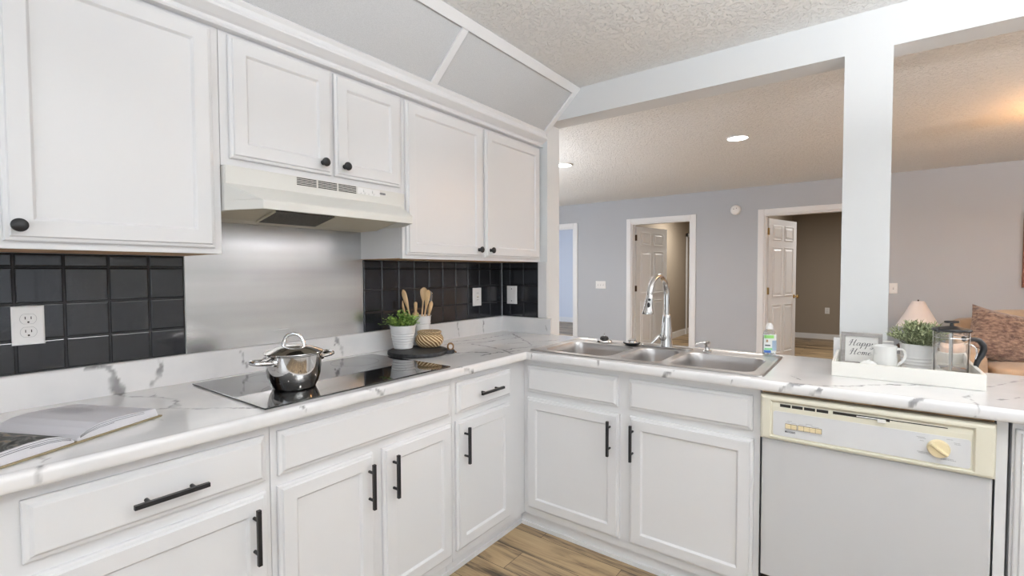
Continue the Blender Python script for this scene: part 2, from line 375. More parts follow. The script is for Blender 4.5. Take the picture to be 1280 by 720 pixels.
# door frames and doors
def doorway(n, s, e, hinge_left, ang, hingemat, knobmat, leaf=True):
    root = bpy.data.objects.new('door_%d' % n, None); COL.objects.link(root); root.location = (s, 4.385, 0); struct(root)
    bm = BM(); c = .07; y0, y1 = 4.368, 4.3848
    P_ = [(0, 0), (.012, .006), (.03, .004), (.058, .0), (.07, -.006)]
    def strip(pts):
        for (a0, b0, a1, b1) in pts: box(bm, a0, y0, b0, a1, y1, b1)
    strip([(s-c, 0, s+.004, 2.041+c), (e-.004, 0, e+c, 2.041+c), (s+.004, 2.041, e-.004, 2.041+c)])
    obj('casing', bm, M_trim, root, bevel=.005)
    bm = BM(); box(bm, s, 4.385, 0, s+.022, 4.50, 2.045); box(bm, e-.022, 4.385, 0, e, 4.50, 2.045); box(bm, s+.022, 4.385, 2.023, e-.022, 4.50, 2.045)
    box(bm, s+.022, 4.45, 0, s+.032, 4.462, 2.02); box(bm, e-.032, 4.45, 0, e-.022, 4.462, 2.02)
    obj('jamb', bm, M_trim, root)
    if not leaf: return root
    # leaf in its own frame, hinge edge at origin, width along +x, face toward -y
    L, H, T = .825, 2.00, .035
    lf = bpy.data.objects.new('door_leaf', None)
    bm = BM(); box(bm, 0, -T/2, .012, L, T/2, H)
    rows = [(.20, .86), (.97, 1.63), (1.72, 1.92)]
    for a, b in rows:
        for u0, u1 in ((.11, .375), (.45, .715)):
            for sgn in (1, -1):
                fr = (lambda u, v, w, s_=sgn: (u, -s_*(T/2+w), v))
                loft(bm, [ringrect(fr, u0, u1, a, b, i, w_) for i, w_ in [(0, -.001), (.002, .009), (.008, .010), (.016, .001), (.034, .002), (.046, .009)]])
    lo = obj('leaf', bm, M_trim, None)
    lo.parent = root; lo.location = (.028, .10, 0); lo.rotation_euler = (0, 0, R(ang))
    bm = BM()
    for h in (.20, 1.05, 1.83): box(bm, -.006, -T/2-.006, h-.045, .012, T/2+.002, h+.045)
    h_ = obj('hinge', bm, hingemat, None); h_.parent = lo
    bm = BM()
    for sgn in (-1, 1):
        lathe(bm, [(.027, 0), (.027, .006), (.010, .010), (.009, .030), (.020, .036), (.027, .048), (.024, .060), (0, .066)], (L-.06, sgn*-T/2, .955), 20, 'y') if sgn == 1 else \
            loft(bm, [[(L-.06+r_*math.cos(2*PI*i/20), T/2+hh, .955+r_*math.sin(2*PI*i/20)) for i in range(20)] for r_, hh in [(.027, 0), (.027, .006), (.010, .010), (.009, .030), (.020, .036), (.027, .048), (.024, .060), (.001, .066)]])
    k_ = obj('door_knob', bm, knobmat, None, True); k_.parent = lo
    return root
doorway(1, *D1, True, 76, M_bronze, M_bronze)
doorway(2, *D3, True, 74, M_brass, M_brass)
doorway(3, *D2, True, 80, M_bronze, M_bronze, leaf=False)
bm = BM(); box(bm, -1.034, 7.55, 0, -1.018, 7.62, 2.1); box(bm, -1.034, 8.3, 0, -1.018, 8.37, 2.1); box(bm, -1.034, 7.55, 2.03, -1.018, 8.37, 2.1)
struct(obj('door_4', bm, M_trim))

# soffit above the upper cabinets: panel, frame boards, crown moulding
YA, YB = -4.2, .0235
bm = BM(); pr = [(.0005, 2.172), (.345, 2.172), (.600, 2.4115), (.0005, 2.4115)]
loft(bm, [[(x, YA, z) for x, z in pr], [(x, YB, z) for x, z in pr]])
struct(obj('wall_soffit', bm, M_soff))
sl = Vector((.255, 0, .2395)).normalized(); sn = Vector((sl.z, 0, -sl.x))
SL = math.hypot(.255, .2395)
def slab_on_slope(bm, s0, s1, y0, y1, h=.012):
    a = Vector((.345, 0, 2.172))
    loft(bm, [[a+sl*s0+sn*d+Vector((0, y0, 0)), a+sl*s1+sn*d+Vector((0, y0, 0)), a+sl*s1+sn*d+Vector((0, y1, 0)), a+sl*s0+sn*d+Vector((0, y1, 0))] for d in (.0005, h)])
bm = BM(); slab_on_slope(bm, SL-.046, SL, YA, YB); slab_on_slope(bm, 0, .030, YA, YB)
slab_on_slope(bm, .030, SL-.046, YB-.036, YB)
for yy in (-.972, -2.02, -3.07): slab_on_slope(bm, .030, SL-.046, yy, yy+.036)
struct(obj('trim_3', bm, M_trim, bevel=.0015))
bm = BM(); pr = [(.3005, 2.098), (.337, 2.098), (.340, 2.103), (.337, 2.108), (.3335, 2.112), (.3335, 2.120), (.346, 2.124), (.362, 2.134), (.372, 2.140), (.374, 2.146), (.372, 2.150), (.366, 2.158), (.362, 2.178), (.362, 2.190), (.354, 2.194), (.346, 2.1715), (.3005, 2.1715)]
loft(bm, [[(x, YA, z) for x, z in pr], [(x, YB, z) for x, z in pr]])
struct(obj('trim_4', bm, M_trim))
# wall strip beside the stub tiles
struct(boxobj('trim_5', M_trim, (.300, .0175, 1.020, .366, .0245, 1.374), bevel=.002))

# ------------------------------------------------------------------ tiles
TP = .1089; ZT0 = 1.3324
def tiles(fr, us, zs, u0, u1, z0, z1, label, name='tiled_backsplash', grp='black tile backsplash'):
    root_bm = BM(); g = .0023
    for a, b in zip(us, us[1:]):
        for c, d in zip(zs, zs[1:]):
            A, B, C_, D = max(a, u0)+g, min(b, u1)-g, max(c, z0)+g, min(d, z1)-g
            if B-A < .004 or D-C_ < .004: continue
            loft(root_bm, [ringrect(fr, A, B, C_, D, i, w_) for i, w_ in ((0, .0015), (.0004, .0045), (.0018, .0062), (.004, .0068))])
    rt_ = thing(name, label, 'tiles', fr(u0, z0, 0), grp)
    obj('tile', root_bm, M_tile, rt_)
    bm = BM(); fbox(bm, fr, u0, u1, z0, z1, .0006, .0036); obj('grout', bm, M_grout, rt_)
    return rt_
zs = [ZT0+TP*k for k in (-4, -3, -2, -1, 0, 1)]
us = [-.001+.0015+TP*k for k in range(-42, 2)]
tiles(FX(0), [-2.2907+TP*k for k in range(-18, 6)], zs, -4.2, -1.858, 1.0175, 1.374, 'black square tiles with a double outlet, between the open book and the steel panel')
tiles(FX(0), [TP*-k for k in range(14, -2, -1)], zs, -1.089, .0175, 1.0175, 1.374, 'black square tiles behind the herb pot and wooden spoons')
tiles(FY(.0245), [.188-TP*2, .188-TP, .188, .188+TP], zs, .008, .299, 1.0175, 1.374, 'narrow strip of black tiles on the short end wall with a blank plate')

# steel wall sheet
bm = BM(); fbox(bm, FX(0), -1.855, -1.093, 1.0175, 1.62, .0008, .004)
tag(obj('steel_wall_panel', bm, M_panel), 'brushed stainless steel sheet on the wall behind the cooktop', 'wall panel')

# ------------------------------------------------------------------ upper cabinets
def upper(y0, y1, z0, z1, doors, label, knobs):
    root = thing('upper_cabinet', label, 'cabinet', (0, y0, z0), 'white upper cabinets')
    bm = BM(); box(bm, .0012, y0, z0+.003, .290, y1, z1); obj('carcass', bm, M_cabin, root)
    bm = BM(); box(bm, .0012, y0+.001, z0, .289, y1-.001, z0+.0025); obj('underside', bm, M_rawwood, root)['label'] = 'unpainted brown underside'
    bm = BM(); box(bm, .2905, y0, z0, .310, y1, z1); obj('face_frame', bm, M_cab, root, bevel=.001)
    for (a, b, c, d), k in zip(doors, knobs):
        bm = BM(); panel(bm, FX(.3105), a, b, c, d, SHAKER)
        dr = obj('door', bm, M_cab, root)
        if k: knob(dr, k[0], k[1], .330)
    return root
upper(-2.93, -1.851, 1.375, 2.0975, [(-2.343, -1.874, 1.394, 2.088), (-2.86, -2.392, 1.394, 2.088)], 'large white upper cabinet over the open book and the double outlet', [(-2.318, 1.431), (-2.42, 1.431)])
upper(-1.8495, -1.1015, 1.664, 2.0975, [(-1.824, -1.456, 1.690, 2.088), (-1.441, -1.118, 1.690, 2.088)], 'short white two-door upper cabinet directly above the range hood', [(-1.497, 1.731), (-1.403, 1.731)])
upper(-1.100, .0235, 1.375, 2.0975, [(-1.084, -.556, 1.393, 2.088), (-.530, .006, 1.393, 2.088)], 'tall white two-door upper cabinet above the herb pot and spoons', [(-.592, 1.432), (-.494, 1.432)])

# ------------------------------------------------------------------ range hood
def hood():
    root = thing('range_hood', 'white range hood with vent slots under the short cabinet', 'range hood', (0, -1.85, 1.50))
    bm = BM()
    ya, yb = -1.8485, -1.1025
    def outline(xf, ch, z):      # footprint with chamfered front corners
        return [(.002, ya, z), (.330, ya, z), (xf, ya+ch, z), (xf, yb-ch-.02, z), (.330, yb, z), (.002, yb, z)]
    o1 = [outline(.336, .002, 1.6625), outline(.336, .002, 1.603), outline(.462, .050, 1.548), outline(.470, .056, 1.543), outline(.470, .056, 1.515)]
    loft(bm, o1, True, False)
    i1 = [outline(.470, .056, 1.515), [(.010, ya+.006, 1.5155), (.326, ya+.006, 1.5155), (.464, ya+.060, 1.5155), (.464, yb-.082, 1.5155), (.326, yb-.006, 1.5155), (.010, yb-.006, 1.5155)],
          [(.010, ya+.006, 1.542), (.326, ya+.006, 1.542), (.46, ya+.060, 1.542), (.46, yb-.082, 1.542), (.326, yb-.006, 1.542), (.010, yb-.006, 1.542)]]
    loft(bm, i1, False, True)
    bmesh.ops.remove_doubles(bm, verts=bm.verts, dist=.0003)
    obj('shell', bm, M_hood, root, bevel=.0025)
    bm = BM()     # rear box and sloping inner plate
    pr = [(.012, 1.508), (.140, 1.508), (.300, 1.5405), (.012, 1.5405)]
    loft(bm, [[(x, ya+.008, z) for x, z in pr], [(x, yb-.008, z) for x, z in pr]])
    obj('inner_pan', bm, M_hoodin, root)
    bm = BM(); q = [(.150, 1.5075), (.292, 1.5368)]
    loft(bm, [[(x, -1.665, z-d) for x, z in q]+[(x, -1.425, z-d) for x, z in reversed(q)] for d in (0, .004)])
    obj('grease_filter', bm, M_filter, root)
    for a, b in ((-1.668, -1.662), (-1.428, -1.422)):
        bm = BM(); loft(bm, [[(x, a, z-d) for x, z in q]+[(x, b, z-d) for x, z in reversed(q)] for d in (0, .007)])
        obj('filter_frame', bm, M_hoodin, root)
    fr = FX(.3362)
    for a, b in ((-1.607, -1.530), (-1.523, -1.444), (-1.437, -1.357)):
        bm = BM()
        for k in range(5): fbox(bm, fr, a, b, 1.6315+k*.0060, 1.6315+k*.0060+.0032, 0, .0006)
        obj('vent_slots', bm, M_dark, root)
    bm = BM(); fbox(bm, fr, -1.350, -1.240, 1.632, 1.659, 0, .0006); obj('control_plate', bm, M_outlet, root)
    for yy in (-1.316, -1.272):
        bm = BM(); fbox(bm, fr, yy-.008, yy+.008, 1.641, 1.651, .0006, .004); obj('switch', bm, M_outlet, root, bevel=.001)
    bm = BM()
    for yy in (-1.335, -1.316, -1.297, -1.272): lathe(bm, [(.0016, 0), (.0016, .0008)], (.3368, yy, 1.636), 8, 'x')
    obj('control_marks', bm, M_inkl, root)
    return root
HOOD = hood()

# text -> mesh
def text_mesh(name, s, size, m, parent, pos, normal, width=None, ext=.0002):
    c = bpy.data.curves.new(name, 'FONT'); c.body = s; c.size = size; c.extrude = ext; c.align_x = 'LEFT'; c.resolution_u = 2
    t_ = bpy.data.objects.new(name, c); COL.objects.link(t_)
    dg = bpy.context.evaluated_depsgraph_get(); me = bpy.data.meshes.new_from_object(t_.evaluated_get(dg))
    bpy.data.objects.remove(t_)
    xs = [v.co.x for v in me.vertices]; sx = width/(max(xs)-min(xs)) if width else 1
    mx = Matrix(((0, 0, 1, 0), (1, 0, 0, 0), (0, 1, 0, 0), (0, 0, 0, 1))) if normal == 'x' else Matrix(((1, 0, 0, 0), (0, 0, -1, 0), (0, 1, 0, 0), (0, 0, 0, 1)))
    me.transform(Matrix.Diagonal((sx, 1, 1, 1))); me.transform(mx); me.transform(Matrix.Translation(Vector(pos)-wpos(parent)))
    me.materials.clear(); me.materials.append(m)
    o = bpy.data.objects.new(name, me); COL.objects.link(o); o.parent = parent
    return o
bm = BM(); fbox(bm, FX(.3362), -1.247, -1.212, 1.6425, 1.6505, 0, .0005); bp = obj('badge', bm, M_ink, HOOD)
text_mesh('badge_lettering', 'KENMORE', .0075, M_inkl, HOOD, (.3369, -1.243, 1.6438), 'x', .029)

# ------------------------------------------------------------------ base cabinets
def base_left(y0, y1, label, drawers, doors, z0=.075, end=None):
    root = thing('base_cabinet', label, 'cabinet', (0, y0, 0), 'white base cabinets')
    bm = BM(); box(bm, .0012, y0, z0, .5795, y1, z0+.016); box(bm, .0012, y0, z0+.016, .018, y1, .8735)
    box(bm, .018, y0, z0+.016, .5795, y0+.016, .8735); box(bm, .018, y1-.016, z0+.016, .5795, y1, .8735)
    obj('carcass', bm, M_cabin, root)
    ye = y1 if y1 < -.6 else -.5405
    bm = BM(); box(bm, .580, y0, z0, .5985, ye, .8735); obj('face_frame', bm, M_cab, root, bevel=.0006 if ye > y1 else .001)
    bm = BM(); box(bm, .545, y0, 0.0005, .560, ye+(.02 if ye > y1 else 0), z0-.0005); box(bm, .5602, y0, .0005, .569, ye, .020); obj('toe_kick', bm, M_trim, root)
    fr = FX(.599)
    for (a, b, c, d), h in drawers:
        bm = BM(); panel(bm, fr, a, b, c, d, SLAB); dr = obj('drawer' if h else 'false_front', bm, M_cab, root)
        if h: bar_pull(dr, fr, h[0], h[1], False)
    for (a, b, c, d), h in doors:
        bm = BM(); panel(bm, fr, a, b, c, d, SHAKER); dr = obj('door', bm, M_cab, root)
        if h: bar_pull(dr, fr, h[0], h[1], True)
    return root
ZD = (.710, .8435); ZL = (.116, .679)
base_left(-3.1, -2.4015, 'white base cabinet at the near end of the run, left of the book', [((-3.06, -2.44, *ZD), (-2.75, .77))], [((-3.06, -2.44, *ZL), None)])
base_left(-2.400, -1.853, 'white base cabinet under the book with one wide drawer over one door', [((-2.366, -1.869, *ZD), (-2.109, .769))], [((-2.366, -1.869, *ZL), (-1.909, .571))])
base_left(-1.8515, -1.0905, 'white two-door base cabinet beneath the cooktop with a long blank panel', [((-1.832, -1.110, *ZD), None)], [((-1.835, -1.497, *ZL), (-1.521, .572)), ((-1.456, -1.106, *ZL), (-1.415, .572))])
base_left(-1.0895, -.5590, 'narrow white base cabinet in the corner with a small drawer', [((-1.069, -.690, *ZD), (-.868, .776))], [((-1.074, -.692, *ZL), (-1.030, .571))])
def base_pen(x0, x1, label, drawers, doors, z0=.075, toe=True):
    root = thing('base_cabinet', label, 'cabinet', (x0, -.56, 0), 'white base cabinets')
    bm = BM(); box(bm, x0, -.5395, z0, x1, -.0015, z0+.016); box(bm, x0, -.018, z0+.016, x1, -.0015, .8735)
    box(bm, x0, -.5395, z0+.016, x0+.016, -.018, .8735); box(bm, x1-.016, -.5395, z0+.016, x1, -.018, .8735)
    obj('carcass', bm, M_cabin, root)
    bm = BM(); box(bm, x0, -.5585, z0, x1, -.540, .8735); obj('face_frame', bm, M_cab, root, bevel=.001)
    bm = BM(); box(bm, x0-(.0385 if x0 < .7 else 0), -.535, .0005, x1, -.520, z0-.0005); box(bm, x0-(.0295 if x0 < .7 else 0), -.546, .0005, x1, -.5352, .020); obj('toe_kick', bm, M_trim, root)
    fr = FY(-.559)
    for (a, b, c, d) in drawers:
        bm = BM(); panel(bm, fr, a, b, c, d, SLAB); obj('false_front', bm, M_cab, root)
    for (a, b, c, d), h in doors:
        bm = BM(); panel(bm, fr, a, b, c, d, SHAKER); dr = obj('door', bm, M_cab, root)
        if h: bar_pull(dr, fr, h[0], h[1], True)
    return root
base_pen(.5990, 1.684, 'wide white sink cabinet with two blank panels and two doors', [(.624, 1.116, *ZD), (1.167, 1.659, *ZD)], [((.625, 1.124, *ZL), (1.083, .570)), ((1.172, 1.664, *ZL), (1.190, .570))])
rt_ = base_pen(2.343, 2.95, 'white base cabinet past the dishwasher with a tall plain door', [], [((2.349, 2.90, .116, .852), None)])
boxobj('filler_stile', M_cab, (2.310, -.5585, .0005, 2.335, -.5, .8735), rt_, bevel=.001)

# ------------------------------------------------------------------ countertop
XE, YE, ZTOP = .649, -.609, .914
VEINS = [
 [(0.02,-2.057,.914),(0.055,-2.065,.914),(0.11,-2.038,.914),(0.153,-2.007,.914),(0.218,-1.984,.914),(0.265,-1.973,.914),(0.359,-2.014,.914),(0.413,-1.985,.914),(0.471,-1.932,.914),(0.558,-1.869,.914)],
 [(0.329,-2.046,.914),(0.359,-2.014,.914)], [(0.153,-2.007,.914),(0.089,-1.977,.914)],
 [(0.329,-2.132,.914),(0.411,-2.1,.914),(0.489,-2.078,.914)], [(0.577,-2.389,.914),(0.558,-2.352,.914),(0.556,-2.337,.914),(0.585,-2.321,.914),(0.617,-2.335,.914),(.645,-2.339,.912),(.647,-2.34,.887)],
 [(0.089,-0.556,.914),(0.157,-0.389,.914),(0.159,-0.073,.914)], [(0.356,-0.861,.914),(0.421,-0.758,.914),(0.533,-0.707,.914),(0.588,-0.58,.914)],
 [(0.244,-0.559,.914),(0.474,-0.599,.914),(0.612,-0.679,.914)], [(0.528,-0.821,.914),(0.524,-0.563,.914),(0.590,-0.40,.914)],
 [(0.159,-0.073,.914),(0.464,-0.33,.914),(0.548,-0.414,.914)], [(0.389,-0.456,.914),(0.562,-0.145,.914)], [(.12,-.70,.914),(.25,-.47,.914),(.30,-.2,.914)],
 [(1.79,-.609,.905),(1.81,-.60,.912),(1.85,-.585,.914)],
 [(1.875,-.609,.905),(1.875,-0.576,.914),(1.943,-0.542,.914),(1.993,-0.491,.914),(2.038,-0.445,.914),(2.138,-0.372,.914),(2.25,-.35,.914)],
 [(2.249,-0.501,.914),(2.26,-0.528,.914),(2.266,-0.578,.914),(2.262,-.605,.91),(2.256,-.609,.883)], [(2.286,-0.322,.914),(2.32,-0.283,.914),(2.385,-0.18,.914),(2.456,-0.052,.914)],
 [(2.249,-0.501,.914),(2.264,-0.455,.914),(2.284,-0.44,.914)], [(1.806,-0.521,.914),(1.774,-0.462,.914)], [(2.328,-0.478,.914),(2.394,-0.396,.914),(2.5,-.36,.914)],
 [(.02,-2.085,1.007),(.02,-2.072,.976),(.02,-2.064,.943),(.02,-2.057,.914)], [(.02,-2.131,1.01),(.02,-2.105,1.013),(.02,-2.075,1.011)],
 [(.02,-1.943,1.004),(.02,-1.946,.982),(.02,-1.944,.953),(.02,-1.966,.924)], [(.02,-1.678,1.004),(.02,-1.667,.974),(.02,-1.652,.934)],
 [(.02,-1.255,1.01),(.02,-1.239,.979),(.02,-1.218,.923)], [(.02,-1.288,.985),(.02,-1.239,.979)], [(.02,-.435,1.0),(.02,-.422,.931)], [(.02,-.197,.999),(.02,-.197,.938)],
 [(.647,-1.782,.912),(.649,-1.769,.900)], [(.640,-1.535,.914),(.648,-1.508,.906),(.649,-1.484,.893)], [(.630,-1.085,.914),(.648,-1.046,.897),(.649,-1.016,.882)],
 [(.674,-.60,.912),(.679,-.609,.89)], [(1.035,-.600,.913),(1.046,-.609,.897)], [(1.328,-.609,.879),(1.351,-.609,.895),(1.383,-.600,.911)],
 [(1.585,-.609,.879),(1.599,-.609,.899)], [(1.758,-.609,.883),(1.777,-.609,.9),(1.80,-.595,.913)], [(1.848,-.609,.888),(1.871,-.609,.9),(1.88,-.58,.914)],
 [(2.111,-.609,.887),(2.124,-.609,.907),(2.148,-.59,.914)], [(.369,.005,.966),(.386,.005,.921)],
]
STRONG = {0: 1.5, 13: 1.6, 15: 1.2, 19: 2.6, 21: 1.5, 22: 1.5, 23: 1.9, 34: 1.5, 4: 1.2, 5: 1.5, 6: 1.7, 7: 1.6, 8: 1.4, 9: 1.5, 10: 1.3, 11: 1.3, 27: 1.3, 28: 1.6, 29: 1.6, 30: 1.3, 31: 1.3, 32: 1.5, 33: 1.3, 35: 1.5, 36: 1.3, 20: 1.5, 25: 1.2, 26: 1.2}
segs = []
for k, v in enumerate(VEINS):
    for a, b in zip(v, v[1:]): segs.append((Vector(a), Vector(b), STRONG.get(k, .8)))
import numpy as np
def vein_values(P):
    P = np.asarray(P, dtype=np.float64); nz = np.empty_like(P); wd = np.empty(len(P)); am = np.empty(len(P))
    near = np.zeros(len(P), bool)
    D = np.full(len(P), 9.0)
    A = np.array([list(s[0]) for s in segs]); B = np.array([list(s[1]) for s in segs]); W = np.array([s[2] for s in segs])
    def dist(Q):
        best = np.full(len(Q), 9.0)
        for a, b, w_ in zip(A, B, W):
            d = b-a; t = np.clip(((Q-a)@d)/(d@d), 0, 1); dd = np.linalg.norm(Q-a-t[:, None]*d, axis=1)/w_
            best = np.minimum(best, dd)
        return best
    idx = np.where(dist(P) < .035)[0]
    out = np.zeros(len(P))
    if len(idx):
        Q = P[idx].copy(); am = np.empty(len(idx)); wd = np.empty(len(idx))
        for i, q in enumerate(P[idx]):
            v = Vector(q); n1 = noise.noise_vector(v*38); n2 = noise.noise_vector(v*110)
            Q[i] += np.array(n1)*.010+np.array(n2)*.0045
            wd[i] = .0016+.0045*max(0, noise.noise(v*22+Vector((3, 1, 7)))+.25)
            am[i] = min(1, max(.5, .85+1.1*noise.noise(v*30+Vector((9, 4, 2)))))
        d = dist(Q)
        out[idx] = np.clip(1-(d-wd)/.0024, 0, 1)*am*.85
    return out
def set_veins(me, off):
    P = np.empty(len(me.vertices)*3); me.vertices.foreach_get('co', P); P = P.reshape(-1, 3)+np.array(off)
    a = me.attributes.new('vein', 'FLOAT', 'POINT'); a.data.foreach_set('value', vein_values(P).astype(np.float32))

COOK = (.077, .605, -1.866, -1.100)   # x0 x1 y0 y1
SINK = (.635, 1.680, -.540, -.060)
def counter():
    # cross profile: list of (distance inward from the edge, z); ends under the rolled edge
    edge = [(0.030, .8760), (.008, .8760), (.0035, .8775), (.0008, .881), (0, .887), (0, .901), (.0008, .9065), (.0035, .911), (.0075, .9138), (.012, .9150), (.018, .9147), (.026, .9140)]
    flat = [XE*k/150 for k in range(1, 150) if XE*k/150 > .030]
    prof = edge+[(d, ZTOP) for d in flat]+[(XE, ZTOP)]
    V = []; Fc = []
    def grid(rows):
        base = len(V); n = len(rows[0])
        for r in rows: V.extend(r)
        for i in range(len(rows)-1):
            for j in range(n-1):
                a = base+i*n+j; q = (a, a+1, a+n+1, a+n)
                c = [sum(V[k][m_] for k in q)/4 for m_ in range(3)]
                if c[2] > .9139 and SINK[0]+.01 < c[0] < SINK[1]-.01 and SINK[2]+.01 < c[1] < SINK[3]-.01: continue
                Fc.append(q)
    NL, NP = 640, 560
    grid([[(XE-d, -3.15+(YE+d+3.15)*i/NL, z) for d, z in prof] for i in range(NL+1)])
    grid([[((XE-d)+(2.97-(XE-d))*i/NP, YE+d, z) for d, z in prof] for i in range(NP+1)])
    me = bpy.data.meshes.new('countertop'); me.from_pydata(V, [], Fc); me.update()
    bm = bmesh.new(); bm.from_mesh(me); bmesh.ops.remove_doubles(bm, verts=bm.verts, dist=.0002)
    # underside slab and ends
    bmesh.ops.recalc_face_normals(bm, faces=bm.faces)
    bm.to_mesh(me); bm.free()
    up_ = sum(p.normal.z*p.area for p in me.polygons)
    if up_ < 0: me.flip_normals()
    for p in me.polygons: p.use_smooth = True
    root = thing('countertop', 'L-shaped white marble-look countertop with grey veins and rolled edge', 'countertop', (0, 0, 0))
    set_veins(me, (0, 0, 0)); me.materials.append(M_marble)
    o = bpy.data.objects.new('top_surface', me); COL.objects.link(o); o.parent = root
    bm = BM(); box(bm, .0015, -3.15, .8745, .62, -.58, .886); box(bm, .0015, -.579, .8745, .634, .0245, .886); box(bm, .6345, -.579, .8745, 2.97, -.545, .886); box(bm, 1.69, -.5445, .8745, 2.97, .0245, .886); box(bm, .6345, -.055, .8745, 1.6895, .0385, .886)
    box(bm, 2.9685, YE+.02, .886, 2.9695, .04, .912)
    box(bm, .46, .0392, .8735, 2.97, .0402, .9135)
    obj('substrate', bm, M_trim, root)
    # backsplash curb along the walls, dense grid so the veins can be drawn on it
    V2 = []; F2 = []
    def curb(path_fn, n, s0, s1):
        pr = [(.0203, .9145), (.020, .93)]+[(.020, .93+.008*k) for k in range(1, 10)]+[(.0195, 1.011), (.017, 1.0145), (.012, 1.0165), (.001, 1.0165)]
        base = len(V2); m_ = len(pr)
        for i in range(n+1):
            s = s0+(s1-s0)*i/n
            for d, z in pr: V2.append(path_fn(s, d, z))
        for i in range(n):
            for j in range(m_-1):
                a = base+i*m_+j; F2.append((a, a+1, a+m_+1, a+m_))
        for i in (0, n):
            F2.append([base+i*m_+j for j in range(m_)])
    curb(lambda s, d, z: (d, s if s < -.0005 else .0235-d, z), 760, -3.15, 0)
    curb(lambda s, d, z: (s if s > .0205 else max(s, d), .0235-d, z), 100, .020, .405)
    me = bpy.data.meshes.new('backsplash_curb'); me.from_pydata(V2, [], F2); me.update()
    bm = bmesh.new(); bm.from_mesh(me); bmesh.ops.recalc_face_normals(bm, faces=bm.faces); bm.to_mesh(me); bm.free()
    set_veins(me, (0, 0, 0)); me.materials.append(M_marble)
    o = bpy.data.objects.new('backsplash_curb', me); COL.objects.link(o); o.parent = root
    boxobj('post_curb', M_marble, (1.880, .0035, .9145, 2.089, .0235, 1.0165), root, bevel=.004)
    return root
counter()

# ------------------------------------------------------------------ cooktop and pot
root = thing('cooktop', 'black glass electric cooktop set into the counter under the hood', 'cooktop', (.34, -1.48, .914))
bm = BM(); box(bm, COOK[0], COOK[2], .9152, COOK[1], COOK[3], .9202); obj('glass_plate', bm, M_glassb, root, bevel=.0012)
bm = BM(); box(bm, COOK[0]+.02, COOK[2]+.02, .9142, COOK[1]-.02, COOK[3]-.02, .9150); obj('gasket', bm, M_dark, root)
for bx, by, br_ in ((.44, -1.68, .105), (.20, -1.66, .075), (.44, -1.30, .078), (.20, -1.28, .10)):
    bm = BM()
    for k in range(64):
        a0, a1 = 2*PI*k/64, 2*PI*(k+1)/64
        bm.faces.new([bm.verts.new((bx+r_*math.cos(a), by+r_*math.sin(a), .92035)) for r_, a in ((br_, a0), (br_+.0012, a0), (br_+.0012, a1), (br_, a1))])
    obj('burner_ring', bm, mat('burner_ring_print', (.06, .06, .06), .2), root)

def pot():
    c = (.424, -1.678, .9207); k_ = .925; root = thing('cooking_pot', 'shiny stainless steel cooking pot with lid on the cooktop', 'pot', c)
    bm = BM(); lathe(bm, [(.070, 0), (.074, .002), (.076, .006), (.084, .022), (.091, .045), (.0945, .075), (.0955, .113), (.0985, .115), (.0985, .118), (.0935, .118), (.092, .075), (.088, .045), (.078, .014), (0, .010)], (0, 0, 0), 64)
    obj('body', bm, M_pot, root, True, local=True)
    for s in (-1, 1):
        bm = BM(); y0 = s*.092
        pts = [(-.034, y0, .098), (-.036, y0+s*.020, .099), (-.034, y0+s*.040, .101), (-.024, y0+s*.053, .102), (-.008, y0+s*.059, .103), (.008, y0+s*.059, .103), (.024, y0+s*.053, .102), (.034, y0+s*.040, .101), (.036, y0+s*.020, .099), (.034, y0, .098)]
        tube(bm, pts, [.006, .0065, .0068, .0072, .0076, .0076, .0072, .0068, .0065, .006], 14)
        for x in (-.034, .034): tube(bm, [(x, s*.086, .098), (x, s*.096, .098)], [.013, .011], 14)
        obj('handle', bm, M_chrome, root, True, local=True)
    bm = BM(); lathe(bm, [(.0975, .1185), (.1015, .119), (.1025, .121), (.1015, .123), (.090, .1275), (.065, .137), (.035, .144), (0, .146)], (0, 0, 0), 64)
    lid = obj('lid', bm, M_pot, root, True, local=True)
    bm = BM(); a = R(37)   # handle arch plane
    u = Vector((math.cos(a), math.sin(a), 0)).normalized()
    pts = [u*-.040+Vector((0, 0, .140)), u*-.037+Vector((0, 0, .155)), u*-.030+Vector((0, 0, .170)), u*-.018+Vector((0, 0, .180)), Vector((0, 0, .184)), u*.018+Vector((0, 0, .180)), u*.030+Vector((0, 0, .170)), u*.037+Vector((0, 0, .155)), u*.040+Vector((0, 0, .140))]
    tube(bm, pts, .0062, 14); obj('lid_handle', bm, M_chrome, lid, True, local=True); root.scale = (.925, .925, 1)
pot()

